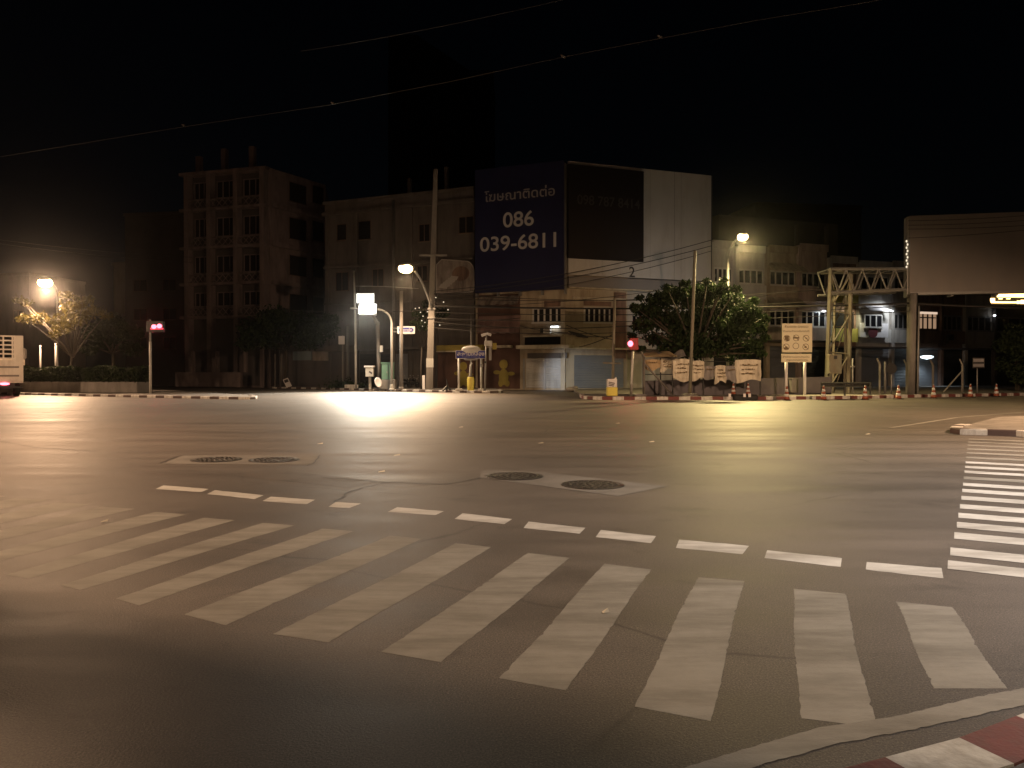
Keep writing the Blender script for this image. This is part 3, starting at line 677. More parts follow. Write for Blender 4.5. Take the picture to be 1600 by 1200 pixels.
for k in range(5): xx = a + .25 + .28 * k; pp.prism([(xx, c + .55 + .18 * k), (xx + .9, c + .4 + .2 * k), (xx + 1.1, c + .75 + .2 * k), (xx + .3, c + .95 + .18 * k)], -.512 - .002 * k, -.5)
pp.build("dish_print", M['food_edge'], bb)
# two red-brown awning banners above the shop
for (x0, y0, x1, y1, nm, lab, m) in [(745, 462, 809, 476, "awning", "upper grey torn awning strip below the blue advert", 'food'), (745, 493, 811, 521, "awning", "lower reddish awning banner above the yellow shop sign", 'awning_red')]:
    a, b, c, e = LW.rect(x0, y0, x1, y1, .9); o = LW.mb(); n = 12; vs = []
    for k in range(n + 1):
        x = a + (b - a) * k / n; vs += [(x, -.95 - .08 * math.sin(k * 1.9), c + .08 * math.sin(k * 2.3)), (x, -.45, e)]
    o.add(vs, [(2 * k, 2 * k + 2, 2 * k + 3, 2 * k + 1) for k in range(n)])
    o2 = o.build(nm, M[m]); tag(o2, lab, "awning")

# ---- corner shophouse
t = thing("corner_shophouse", "beige corner shophouse with white roller shutter below louvred windows", "shophouse", V)
l0 = LW.M @ Vector((LW.x(743), 0, 0)); l1 = LW.M @ Vector((LW.x(743), 9, 0)); r0 = RW.M @ Vector((RW.x(980), 0, 0)); r1 = RW.M @ Vector((RW.x(980), 9, 0))
ztop = LW.pt(883, 290)[1]
MB().slab([(l0.x, l0.y), (V.x, V.y), (r0.x, r0.y), (r1.x, r1.y), (l1.x, l1.y)], 0, ztop).build("wall", M['beige'], t)
pc = LW.mb(); pc.box(-.42, .02, -.1, 0.05, 0, ztop + .3); pc.build("corner_pillar", M['beige'], t)
pz = LW.mb(); zc = LW.pt(850, 540)[1]
pz.box(LW.x(746, .1), LW.x(812, .1), -.05, .0, .1, LW.pt(780, 460)[1]); pz.build("red_wall", M['redwall'], t)
LW.box(LW.mb(), 806, 539, 889, 544.5, -.0, 1.6).build("canopy", M['awning'], t)
LW.box(LW.mb(), 820, 526, 877, 538.5, 0, .03).build("fascia_opening", M['void'], t)
LW.box(LW.mb(), 817, 523.5, 878, 526, 0, .7).build("ledge", M['awning'], t)
window(LW, *LW.rect(832, 480, 880, 505.5), 5, t, fm='frame_white', gm='void', fw=.17, name="louvred_window")
LW.box(LW.mb(), 850, 470, 880, 479, 0, .04).build("transom", M['brown'], t)
a, b, c, e = LW.rect(822, 560, 881, 607, 0); shA = roller(LW, a, b, .2, e, t, 'shutter', .03)
LW.box(LW.mb(), 824, 551.5, 886, 559.5, 0, .1).build("shutter_box", M['grey_plaster'], t)
jb = LW.mb(); 
for px in (819, 851.5, 882): x = LW.x(px); jb.box(x - .1, x + .1, -.09, 0, .1, e)
jb.build("shutter_guide", M['steel'], t)
window(RW, *RW.rect(912, 480, 960, 505.5), 6, t, fm='frame_white', gm='void', fw=.15, name="louvred_window")
RW.box(RW.mb(), 912, 471, 955, 478, 0, .04).build("transom", M['brown'], t)
RW.box(RW.mb(), 895, 543.5, 1010, 546, 0, .9).build("canopy", M['awning'], t)
RW.box(RW.mb(), 960, 457, 978, 560, 0, .12).build("wall_panel", M['brown'], t)
RW.box(RW.mb(), 895, 465, 978, 468, 0, .15).build("ledge", M['awning'], t)
roller(RW, RW.x(897), RW.x(974), .2, RW.pt(930, 555)[1], t, 'shutter_grey', .03, name="shutter")
ac = thing("air_conditioner", "small air conditioner under the left louvred window", "air conditioner", LW.M @ Vector((LW.x(854), -.5, LW.pt(854, 521)[1])))
LW.box(LW.mb(), 849, 512, 859, 521.5, .1, .6).build("casing", M['steel_white'], ac); LW.box(LW.mb(), 844, 512.5, 848.5, 520, .1, .55).build("fan_grille", M['dark'], ac)
tl = thing("tube_lamp", "short lit white tube lamp on the wall under the left louvred window", "tube lamp", LW.M @ Vector((LW.x(866), -.2, LW.pt(866, 511)[1])))
a, b, c, e = LW.rect(861, 509.6, 872, 511.6, .2); LW.mb().box(a, b, -.25, -.05, c, e).build("tube", M['glow_white'], tl); LW.mb().box(a - .05, b + .05, -.22, -.02, e, e + .08).build("batten", M['steel'], tl)
# second painted figure on the red wall
figure(LW, 787, 601, 41, t, .06)
LW.box(LW.mb(), 755, 539.5, 798, 543.5, 0, .6).build("canopy", M['awning'], t)

# ---- adverts on the corner
a, b, c, e = LW.rect(742.5, 258, 881, 455, .7)
bb = thing("billboard", "huge navy billboard with white Thai words and phone number 086 039-6811", "billboard", LW.M @ Vector(((a + b) / 2, -.7, c)))
LW.mb().box(a, b, -.75, -.55, c, e).build("panel", M['navy'], bb)
fr_ = LW.mb()
for k in range(5): x = a + (b - a) * k / 4; fr_.box(x - .06 if k else x, x + .06, -.55, -.02, c - .4, e - .2)
fr_.build("support_frame", M['steel'], bb)
def write(fc, body, x0, y0, x1, y1, d, m, par):
    """Lettering between photo points: lower left (x0,y0) and upper right (x1,y1)."""
    xa, za = fc.pt(x0, y0, d); xb, zb = fc.pt(x1, y1, d)
    return text_mesh(body, fc.M @ Matrix.Translation((xa, -d, za)), xb - xa, zb - za, M[m], "lettering", par)
write(LW, "โฆษณาติดต่อ", 757, 316, 867, 287.5, .76, 'letter_grey', bb)
write(LW, "086", 786, 356, 834, 328, .76, 'letter', bb); write(LW, "039-6811", 750, 394, 869, 362, .76, 'letter', bb)
a, b, c, e = RW.rect(888, 262, 1005, 406, .7)
bb = thing("billboard", "black billboard with dim unlit phone digits, between navy board and white hoarding", "billboard", RW.M @ Vector(((a + b) / 2, -.7, c)))
RW.mb().box(a, b, -.75, -.45, c, e).build("panel", M['black_vinyl'], bb)
write(RW, "098 787 8414", 902, 319, 1000, 312, .76, 'letter_dim', bb)
a, b, c, e = RW.rect(888, 263, 1110, 432, .3)
bb = thing("hoarding", "pale blank sheet-metal hoarding beside and under the black billboard, marked 2", "hoarding", RW.M @ Vector(((a + b) / 2, -.3, c)))
e = RW.pt(1008, 264, .3)[1]; c2 = RW.pt(1050, 437, .3)[1]
RW.mb().box(a, b, -.35, -.0, c2, e).build("panel", M['white_sheet'], bb)
s_ = RW.mb(); s_.box(RW.x(1050), RW.x(1050) + .03, -.362, -.35, c2, e)
for k in (2, 5, 7): x = a + (b - a) * k / 9; s_.box(x, x + .012, -.358, -.35, c2, e)
s_.build("sheet_seam", M['grey_sheet'], bb)
s_ = RW.mb(); s_.box(a, b, -.45, 0.0, c2 - 1.1, c2 - .12); s_.build("lower_band", M['grey_sheet'], bb)
RW.mb().box(a, b, -.5, 0, c2 - 1.25, c2 - 1.12).build("gutter", M['awning'], bb)
write(RW, "2", 983, 433, 992, 417, .37, 'ink', bb)
sd = RW.mb(); sd.box(b + .005, b + .12, -.36, 6, c2 - 1, e); sd.build("side_cladding", M['dark_plaster'], bb)

# ---- white recessed building right of the corner
t = thing("white_building", "white plastered wall building with small window beneath the hoarding, behind the tree", "building", RW.M @ Vector((RW.x(1045), 1, 0)))
RW.mb().box(RW.x(981), RW.x(1109), .9, 10, 0, e - .3).build("wall", M['pale'], t)
RW.mb().box(RW.x(1045), RW.x(1109), -.28, .88, 4.0, c2 - 1.26).build("front_bay", M['pale'], t)
window(RW, *RW.rect(987, 494, 1000, 508, -.9), 2, t, d=-.9, gm='glass'); window(RW, *RW.rect(1062, 500, 1085, 520, .28), 2, t, d=.28)
RW.mb().box(RW.x(981), RW.x(1109), -.9, .85, 3.7, 3.9).build("canopy", M['grey_plaster'], t)
fl_ = thing("floodlight", "small floodlight washing the white wall from behind the tree crown", "floodlight", at(1092, 490, 68))
p = at(1092, 490, 68); MB(Matrix.Translation(p)).box(-.2, .2, -.12, .0, -.14, .14).build("lamp_body", M['dark'], fl_, bevel=.02)
MB(Matrix.Translation(p)).box(-.16, .16, .001, .02, -.1, .1).build("lamp_face", M['glow_white'], fl_); MB().tube([p, (p.x, p.y - .05, p.z - 5.7)], .05, 6).build("post", M['steel'], fl_)
spot("floodlight_light", p + Vector((0, .1, .1)), p + Vector((-.3, 4, 2.2)), 300, (0.86, 0.97, 1), 120, .8, .15)

# ---- row of shophouses to the right: one building each
zr = RW.pt(1200, 388)[1]; w1 = (RW.pt(1220, 446)[1], RW.pt(1220, 422)[1]); w2 = (RW.pt(1225, 510)[1], RW.pt(1225, 483)[1]); zc = RW.pt(1225, 532)[1]
UNITS = [(1111, 1150, 'pale', "narrow pale shophouse between the white hoarding and the yellow street lamp", 'void', .3), (1150, 1199, 'pale', "pale shophouse directly right of the yellow lamp with dark wide balcony recess", 'glass', .0),
         (1199, 1249, 'beige', "beige shophouse with pale sloping awnings above the white rule sign", 'glass', .2), (1249, 1297, 'pink_facade', "pinkish shophouse left of the billboard truss, small bright lamp at its window", 'glass', .6),
         (1297, 1343, 'yellow_plaster', "shophouse with yellow-green balcony wall seen through the truss tower", 'void', -.5), (1343, 1395, 'pale', "white-fronted shophouse with dark red disc under its framed window", 'glass', -.8),
         (1395, 1434, 'mid_plaster', "grey shophouse left of the thick pole with stained balcony", 'void', -.6), (1434, 1472, 'brown', "shophouse with warm lit window behind the thick right pole", 'room', -.2),
         (1472, 1510, 'brown', "dark shophouse right of the lit window with air conditioner on its wall", 'void', .1), (1510, 1556, 'mid_plaster', "dark grey shophouse above the two-panel roadside sign", 'void', -.4), (1556, 1640, 'dark_plaster', "darkest shophouse at the right edge behind glowing letters", 'void', .2)]
for (a, b, m, lab, gm, dz) in UNITS:
    xa, xb = RW.x(a), RW.x(b); t = thing("shophouse", lab, "shophouse", RW.M @ Vector(((xa + xb) / 2, 0, 0)), "shophouses in the right-hand row")
    RW.mb().box(xa + .01, xb - .01, .5, 10, 0, zr + dz).build("wall", M['brown' if m == 'yellow_plaster' else m], t)
    pr = RW.mb(); pr.box(xa + .01, xa + .4, .1, .5, 0, zr + dz); pr.box(xa + .41, xb - .02, .25, .5, zr + dz - .5, zr + dz + .25); pr.build("pilaster", M[m if m != 'yellow_plaster' else 'pale'], t)
    for (z0, z1) in (w1, w2): RW.mb().box(xa + .42, xb - .03, .15, .5, z0 - 1.5, z0 - .05).build("balcony_wall", M[m], t)
    for k, (z0, z1) in enumerate((w1, w2)):
        lit = gm == 'room' and k == 1
        g_ = 'glow_room' if lit else ('void' if gm in ('void', 'room') else 'glass')
        if a == 1343 and k == 1: continue
        if a == 1297: 
            RW.mb().box(xa + .5, xb - .4, .42, .5, z0, z1).build("opening", M['void'], t); continue
        fr_ = window(RW, xa + .55, xb - .25, z0, z1 + (.35 if lit else 0), 4, t, d=-.5, fm='frame_brown' if lit else ('frame_white' if m in ('pale', 'beige', 'pink_facade') else 'grey_sheet'), gm=g_, fw=.2 if lit else .17, transom=.45 if lit else 0)
        if lit: RW.mb().box(xa + .55, xb - .25, .40, .43, z1 + .05, z1 + .3).build("lit_transom", M['glow_room_top'], fr_)
    RW.mb().box(xa + .01, xb - .01, -1.3, .09, zc - .16 - (.55 if a >= 1297 else 0), zc - (.55 if a >= 1297 else 0)).build("canopy", M['grey_plaster' if a < 1340 else 'dark_plaster'], t)
    roller(RW, xa + .45, xb - .1, .15, zc - .6, t, 'shutter_grey' if a in (1434, 1199, 1343) else 'dark', -.48)
    if a == 1199:
        for (x0, y0, x1, y1) in ((1210, 408, 1264, 422.5), (1208, 460, 1262, 476)):
            q = RW.rect(x0, y0, x1, y1, 1.0); s_ = RW.mb(); s_.add([(q[0], -.9, q[2]), (q[1], -.9, q[2]), (q[1], .4, q[3]), (q[0], .4, q[3]), (q[0], -.9, q[2] - .12), (q[1], -.9, q[2] - .12)], [(0, 1, 2, 3), (4, 5, 1, 0)]); s_.build("awning", M['awning'], t)
    if a == 1343:
        RW.box(RW.mb(), 1344, 505, 1388, 527, .05, .3).build("white_front", M['sign_white'], t)
        window(RW, *RW.rect(1350, 491, 1378, 512.5, .35), 3, t, d=.35, gm='glass', fw=.16)
        x, z = RW.pt(1364, 519, .38); RW.mb().prism([(x + .66 * math.cos(k * math.pi / 12), z + .62 * math.sin(k * math.pi / 12)) for k in range(24)], -.4, -.36).build("red_disc", M['darkred'], t)
        q = RW.rect(1357, 477, 1393, 486, .6); s_ = RW.mb(); s_.add([(q[0], -.9, q[2]), (q[1], -.9, q[2]), (q[1] - .3, .4, q[3]), (q[0] + .5, .4, q[3])], [(0, 1, 2, 3)]); s_.build("awning", M['sign_white'], t)
    if a == 1249:
        p = RW.M @ Vector((xb - .7, .2, w2[1] - .05)); MB(Matrix.Translation(p)).ell((0, -.1, 0), .22, .12, .09).build("wall_lamp", M['glow_white'], t, smooth=True)
        spot("wall_lamp_light", p + Vector((0, -.4, 0)), p + Vector((-1, .3, -3)), 60, (.8, .92, 1), 150, .7, .1)
    if a == 1297:
        p = RW.M @ Vector((xb - .6, -.9, w2[1] + .3)); MB(Matrix.Translation(p)).ell((0, 0, 0), .14, .1, .08).build("wall_lamp", M['dark'], t)
        spot("wall_lamp_light", p + Vector((0, -.1, -.15)), p + Vector((-1.2, .7, -1.6)), 300, (1, .93, .6), 140, .7, .15)  # unseen wall lamp, added to brighten the yellow balcony wall
    if a == 1472:
        RW.mb().box(xa + .8, xa + 1.7, -.15, .14, w2[0] - 1.1, w2[0] - .45).build("air_conditioner", M['dark'], t)
    if a == 1434:
        x, z = RW.pt(1447, 557.5, 1.0); MB(RW.M).lathe((x, -1.1, z), [(.06, -.28), (.62, -.12), (.66, .06), (.3, .14)], 20).build("lamp_disc", M['glow_sheet'], t, smooth=True)
        p = RW.M @ Vector((x, -1.1, z - .5)); spot("shop_lamp_light", p, p + Vector((0, .3, -3)), 260, (.75, .9, 1), 150, .7, .2)
    if a == 1343:
        p = RW.M @ Vector((RW.x(1385), -1.2, w2[1] + .8)); MB(Matrix.Translation(p)).ell((0, 0, 0), .16, .1, .08).build("wall_lamp", M['dark'], t)
        spot("wall_lamp_light", p + Vector((0, -.3, -.2)), p + Vector((-1.0, .9, -2)), 420, (.9, .95, 1), 150, .7, .15)  # unseen wall lamp, aimed down to brighten the white front
    if a == 1510:
        p = RW.M @ Vector((xb - .3, .0, w2[1] + .1)); MB(Matrix.Translation(p)).ell((0, -.1, 0), .16, .1, .08).build("wall_lamp", M['glow_white'], t, smooth=True)
# upper set-back storey with roof columns
t = thing("rooftop_storey", "dark set-back rooftop storey above the right-hand row", "rooftop storey", RW.M @ Vector((RW.x(1230), 4.5, zr)))
RW.mb().box(RW.x(1150), RW.x(1340), 3, 9, zr + .1, zr + 3.8).build("wall", M['dark_plaster'], t)
for px in (1251, 1299): x = RW.x(px); RW.mb().box(x, x + .3, .8, 1.1, zr + .3, zr + 3).build("column", M['grey_plaster'], t)
RW.mb().box(RW.x(1305), RW.x(1350), 10, 16, 0, zr + 5.5).build("stair_tower", M['dark_plaster'], t)
# lit letters at the right edge
sg = thing("lit_sign", "glowing orange-white letters high at the right edge below the billboard", "lit sign", at(1588, 470, 66))
fs_ = Fac(1590, 64, 4)
for (s, x0, y0, x1, y1) in (("กกกกกกกกก", 1557, 464.5, 1690, 456.5), ("รุ่งเรืองไทยแลนด์", 1547, 474, 1700, 465)):
    if s[0] == "ก":     # upper line: overexposed row of tubes
        b_ = fs_.mb()
        for k in range(5):
            q = fs_.rect(1557.5 + k * 13, 457.5 - min(k, 2) * .9, 1569 + k * 13, 464.5); b_.box(q[0], q[1], -.1, 0, q[2], q[3])
        b_.build("glowing_bar", M['glow_neon'], sg)
    else:
        b_ = fs_.mb(); q = fs_.rect(1548, 471.2, 1587, 473.6); b_.box(q[0], q[1], -.1, 0, q[2], q[3])
        for (u0, v0, u1, v1) in ((1547, 466, 1553, 471.1), (1560, 466, 1565, 467.6), (1572, 466, 1577, 467.6), (1588.5, 470, 1592, 474.5), (1594, 469, 1640, 474.8)): q = fs_.rect(u0, v0, u1, v1); b_.box(q[0], q[1], -.1, 0, q[2], q[3])
        b_.build("glowing_letter", M['glow_neon'], sg)
bk = fs_.mb(); q = fs_.rect(1552, 454, 1660, 477); bk.box(q[0], q[1], .02, .1, q[2], q[3]); bk.build("back_panel", M['dark'], sg)
spot("lit_sign_light", fs_.M @ Vector(((q[0] + q[1]) / 2, -.6, q[3] + .2)), fs_.M @ Vector(((q[0] + q[1]) / 2, -1.2, q[3] + 5)), 420, (1, .55, .2), 165, .8, .6)

# ---- pink block on the left
PL = Fac(423, 85, -16); PR = Fac(423, 85, 61)
t = thing("pink_building", "tall dark pink-grey corner block with columned balconies and roof stubs", "building", PL.o)
zt = PL.pt(423, 262)[1]; q0 = PL.M @ Vector((PL.x(289), 0, 0)); q1 = PL.M @ Vector((PL.x(289), 14, 0)); xr_ = PR.x(509); q2 = PR.M @ Vector((xr_, 0, 0)); q3 = PR.M @ Vector((xr_, 9, 0))
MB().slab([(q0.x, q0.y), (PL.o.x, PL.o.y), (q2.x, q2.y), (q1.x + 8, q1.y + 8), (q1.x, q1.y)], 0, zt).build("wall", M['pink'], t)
rows = [PL.pt(423, y)[1] for y in (494, 441, 383, 322, 264)]
PL.mb().box(PL.x(290), -.3, -.03, 0, .2, rows[-1] - .3).build('recess_shade', M['dark_plaster'], t)  # dark panel in place of the shade inside the balcony recesses
x0, x1 = PL.x(289), -.05
b_ = PL.mb()
for z in rows: b_.box(x0, x1, -.9, 0, z - .18, z + .12)
b_.build("floor_slab", M['pink'], t)
b_ = PL.mb()
for px in (300, 334.5, 376, 417): x = PL.x(px); b_.box(x - .26, x + .26, -.95, 0, 0, rows[0] - .18); [b_.box(x - .26, x + .26, -.95, 0, z0 + .12, z1 - .18) for z0, z1 in zip(rows, rows[1:])]
b_.build("column", M['pink'], t)
xs = [PL.x(p) for p in (300, 334.5, 376, 417)]
for z0, z1 in zip(rows[:-1], rows[1:]):
    for xa, xb in zip(xs, xs[1:]):
        window(PL, xa + .5, xb - .5, z0 + 1.2, z1 - .9, 3, t, d=.03, fm='pink', gm='void', fw=.12)
        rl = PL.mb(); rl.box(xa + .19, xb - .19, -.84, -.78, z0 + .95, z0 + 1.05)
        k = 4; wd = (xb - xa - .4) / k
        for i in range(k):
            u = xa + .2 + i * wd; rl.tube([(u, -.8, z0 + .13), (u + wd, -.8, z0 + .95)], .05, 4); rl.tube([(u + wd, -.8, z0 + .13), (u, -.8, z0 + .95)], .05, 4)
        rl.build("railing", M['pink'], t)
for (y0, y1) in ((287, 318), (342, 376), (400, 432), (460, 490)):
    window(PR, *PR.rect(452, y0, 479, y1), 1, t, fm='frame_brown', gm='void')
    window(PR, *PR.rect(488, y0 + 4, 506, y1 + 2), 1, t, fm='frame_brown', gm='void')
b_ = PR.mb()
for y in (325, 383, 441): a, b, c, e = PR.rect(425, y, 505, y + 9); b_.box(.1, xr_, -.35, 0, c, c + .5)
b_.build("string_course", M['pink'], t)
for px, py in ((301, 240), (341, 228), (385, 224)):
    x = PL.x(px); PL.mb().box(x - .3, x + .3, 1, 1.6, zt, PL.pt(px, py)[1]).build("roof_column", M['pink'], t)
PL.mb().box(PL.x(320), PL.x(400), 2, 6, zt + .02, zt + .9).build("parapet", M['pink'], t)
lw_ = PL.mb(); lw_.box(PL.x(296), PL.x(396), -2.4, -2.1, .1, 1.7)
lw_.build("forecourt_wall", M['pink'], t)
b_ = PL.mb()
for px in (302, 340, 384): x = PL.x(px, 2.2); PL.mb().box(x - .15, x + .15, -2.42, -2.08, 1.7, 4.0).build("forecourt_post", M['pink'], t)
# other dark buildings
def block(name, lab, px0, px1, py, Y, dep, m, ang=0, rows_=0):
    fc = Fac((px0 + px1) / 2, Y, ang); a, b = fc.x(px0), fc.x(px1); z = fc.pt((px0 + px1) / 2, py)[1]
    t = thing(name, lab, "building", fc.o); fc.mb().box(a, b, 0, dep, 0, z).build("wall", M[m], t)
    fc.mb().box(a - .15, b + .15, -.15, dep, z + .002, z + .35).build("parapet", M[m], t)
    nW = max(2, int((b - a) / 3))
    for r_ in range(rows_):
        for k in range(nW): x = a + (b - a) * (k + .3) / nW; z0 = 4.6 + r_ * 3.6; window(fc, x, x + (b - a) * .45 / nW, z0, z0 + 1.5, 2, t, fm='frame_brown', gm='void')
    return t, fc
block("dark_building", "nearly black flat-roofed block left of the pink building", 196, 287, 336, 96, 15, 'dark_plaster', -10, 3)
block("low_building", "dim grey building end between tree and black block", 178, 197, 414, 104, 10, 'pale', -10, 1)
tb, fcb = block("low_building", "bluish dim building behind the leftmost lamp", -60, 46, 432, 100, 10, 'grey_plaster', -10, 2)
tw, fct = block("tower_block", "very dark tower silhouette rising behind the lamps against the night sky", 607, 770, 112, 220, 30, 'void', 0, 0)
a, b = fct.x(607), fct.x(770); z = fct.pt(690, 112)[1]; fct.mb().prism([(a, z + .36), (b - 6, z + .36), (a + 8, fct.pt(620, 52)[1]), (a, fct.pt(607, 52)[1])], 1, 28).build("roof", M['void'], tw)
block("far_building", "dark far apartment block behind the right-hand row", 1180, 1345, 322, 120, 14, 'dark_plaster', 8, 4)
# small shop behind the left corner pavement
t = thing("shop_kiosk", "dim closed shop stall with bluish signboard behind the leaning white board", "stall", on(485, 82, .12))
fk = Fac(485, 81, -23)
fk.mb().box(fk.x(436), fk.x(540), 0, 3, .1, fk.pt(485, 541)[1]).build("stall_wall", M['dark_plaster'], t)
fk.box(fk.mb(), 457, 549, 486, 563, .02, .12).build("signboard", mat("dim_blue_board", (.16, .2, .22), .7, .2, 1), t); fk.box(fk.mb(), 488, 549, 512, 563.5, .02, .14).build("poster", M['food'], t)
fk.box(fk.mb(), 505, 540, 545, 549, .3, 1.2).build("awning", M['grey_plaster'], t)
for px in (430, 440, 517, 522): MB().tube([on(px, 80, .14), at(px, 553, 80)], .1, 8).build("post", M['grey_plaster'], t)

# ================================================================== STREET FURNITURE, left corner pavement
def post_thing(name, lab, cat, px, Y, top, r=.05, m='steel', pxt=None, z0=.14, group=None, part="post", n=8):
    p = on(px, Y, z0); t = thing(name, lab, cat, p, group); q = at(pxt if pxt else px, top, Y)
    MB().tube([p, q], [r, r * .85], n).build(part, M[m], t, smooth=True); return t, p, q
def plate(t, px0, py0, px1, py1, Y, m, name="panel", th=.04, bevel=.0, dy=0):
    a = at(px0, py1, Y); b = at(px1, py0, Y); return MB().box(a.x, b.x, Y - th + dy, Y + dy, a.z, b.z).build(name, M[m], t, bevel)

t, p, q = post_thing("sign_post", "thin post with small blank square sign left of the concrete poles", "sign", 541 - 5.5, 75, 524, .09, 'concrete'); plate(t, 529, 525, 538.5, 538, 74.9, 'sign_white', "sign_plate")
t, p, q = post_thing("concrete_post", "slim dull concrete pole beside the post with square sign", "pole", 543.5, 77, 510, .16, 'concrete')
bd = thing("leaning_board", "small white board leaning on the pavement edge at far left", "board", on(452, 79, .14)); 
a = on(452, 79, .17); MB(Matrix.Translation(a) @ Matrix.Rotation(R(-22), 4, 'Y') @ Matrix.Rotation(R(14), 4, 'X')).box(-.28, .28, -.03, .03, 0, .95).build("board_panel", M['sign_white'], bd); MB(Matrix.Translation(a) @ Matrix.Rotation(R(-22), 4, 'Y') @ Matrix.Rotation(R(14), 4, 'X')).box(-.2, .2, -.036, -.031, .55, .85).build("board_print", M['ink'], bd)
sl = on(549, 73.2, .16); tag(MB(Matrix.Translation(sl) @ Matrix.Rotation(R(-30), 4, 'Z')).box(-.62, .62, -.3, .3, 0, .34).build("concrete_block", M['kerb_white'], bevel=.04), "long pale concrete block lying on the striped kerb", "concrete block")
t = thing("post_box", "white box on a short post with slanted emblem, on the kerb", "post box", on(578, 70, .14))
p = on(578, 70, .14); MB().tube([p, at(578, 588, 70)], .13, 10).build("pedestal", M['steel_white'], t)
plate(t, 572.5, 574, 584.5, 588.5, 70, 'steel_white', "box_body", .55, .03); plate(t, 571, 571.5, 586, 574, 70.06, 'sign_white', "lid", .68)
o = MB(Matrix.Translation(at(579, 582, 69.44)) @ Matrix.Rotation(R(35), 4, 'Y')).box(-.16, .16, -.004, .002, -.07, .07).build("emblem", M['ink'], t)
t, p, q = post_thing("concrete_post", "square concrete pole with small white box, behind the curved lamp post", "pole", 592.5, 70.5, 503, .22, 'concrete', 590, n=4); plate(t, 594, 540, 598.5, 550, 70.2, 'steel_white', "meter_box", .25)
MB().tube([at(589, 505, 70.5), at(583, 494, 70.5), at(576, 489, 70.5)], [.2, .16, .12], 6).build("bent_top", M['concrete'], t)
d_ = on(591, 68.2, .15); ds = MB(Matrix.Translation(d_ + Vector((0, 0, .62))) @ Matrix.Rotation(R(52), 4, 'Z') @ Matrix.Rotation(R(20), 4, 'Y') @ Matrix.Rotation(R(72), 4, 'X')); ds.lathe((0, 0, 0), [(.05, -.12), (.34, -.07), (.47, .0), (.48, .02), (.34, -.03), (.05, -.08)], 24)
tag(ds.build("satellite_dish", M['sign_white'], smooth=True), "round white dish leaning against the green cabinet base", "dish")
t = thing("utility_cabinet", "green street cabinet on a pale concrete base behind the curved lamp post", "cabinet", on(606, 69.5, .14))
plate(t, 598, 568, 616, 593, 69.6, 'green_box', "cabinet_body", .6, .03); plate(t, 597, 566.5, 617, 568, 69.7, 'green_box', "cabinet_roof", .75); plate(t, 594.5, 593, 620, 608.4, 69.9, 'concrete', "base", 1.1, .05)
plate(t, 606.6, 570, 607.2, 592, 68.98, 'dark', "door_seam", .02); plate(t, 604, 580, 605.2, 583, 68.98, 'steel', "handle", .04)
t, p, q = post_thing("round_pole", "pale round pole between the one-way sign and the big utility pole", "pole", 627, 67.5, 455, .17, 'concrete'); MB().lathe(p, [(.26, 0), (.26, .2), (.18, .25)], 12).build("footing", M['concrete'], t)
t, p, q = post_thing("tall_pole", "very tall thin dark pole rising behind the warm lamp", "pole", 615, 74, 312, .16, 'concrete')
# mast with lit sign board above the floodlight
t = thing("signal_mast", "rusty white mast with dome top and glaring white sign board above floodlight", "mast", on(556, 71, .14))
MB().tube([on(556, 71, .14), at(555, 500, 71), at(553, 424, 71)], [.11, .1, .08], 8).build("mast", M['steel_white'], t, smooth=True); MB().ell(tuple(at(552.5, 422, 71)), .2, .2, .13).build("dome_camera", M['dark'], t, smooth=True)
plate(t, 557.5, 459, 584.5, 473.5, 70.7, 'glow_sign', "lit_board", .06); MB().tube([at(552.5, 447, 71), at(600, 447.5, 71), at(654, 451, 71)], .025, 5).build("tie_wire", M['steel'], t)
plate(t, 556.8, 457.6, 585.2, 459, 70.72, 'steel_white', "board_frame", .1)
# one-way sign
t = thing("arrow_sign", "white sign with blue double arrow and Thai lettering, bracketed to curved post", "sign", at(622, 516, 67.9))
plate(t, 621, 510, 648.3, 521.5, 67.9, 'sign_white', "sign_plate", .05)
def px_poly(t, pts, Y, m, name, th=.012): 
    vv = [at(x, y, Y) for x, y in pts]; return MB().prism([(v.x, v.z) for v in vv], Y - th, Y).build(name, M[m], t)
px_poly(t, [(622.6, 515.6), (625.8, 511.8), (643.6, 511.8), (646.8, 515.6), (643.6, 519.4), (641.0, 519.4), (640.2, 518.2), (629.6, 518.2), (628.8, 519.4), (625.8, 519.4)], 67.845, 'sign_blue', "arrow")
def px_text(t, body, x0, y0, x1, y1, Y, m):
    a = at(x0, y0, Y); b = at(x1, y1, Y); return text_mesh(body, Matrix.Translation(a), b.x - a.x, b.z - a.z, M[m], "lettering", t)
px_text(t, "เดินรถทางเดียว", 625.5, 517.6, 643.5, 512.6, 67.82, 'sign_white')
MB().tube([at(612, 513, 67.95), at(622, 513, 67.95)], .03, 5).tube([at(612, 518.5, 67.95), at(622, 518.5, 67.95)], .03, 5).build("bracket", M['steel'], t)
# fallen branch, white marker
tag(MB().tube([on(697.5, 63.8, .16), at(699, 600, 63.8), at(697, 592, 63.8)], [.09, .06, .03], 6).tube([on(704, 63.8, .15), at(699, 602, 63.8)], [.1, .05], 6).tube([on(692, 63.6, .15), at(698, 603, 63.8)], [.1, .05], 6).build("broken_post", M['dark']), "dark broken post stump on the pavement left of the blue street-name sign", "stump")
tag(MB().box(on(662, 69, 0).x - .12, on(662, 69, 0).x + .12, 68.9, 69.1, .145, 1.4).build("marker_post", M['sign_white'], bevel=.02), "short white marker post left of the thick utility pole", "marker post")
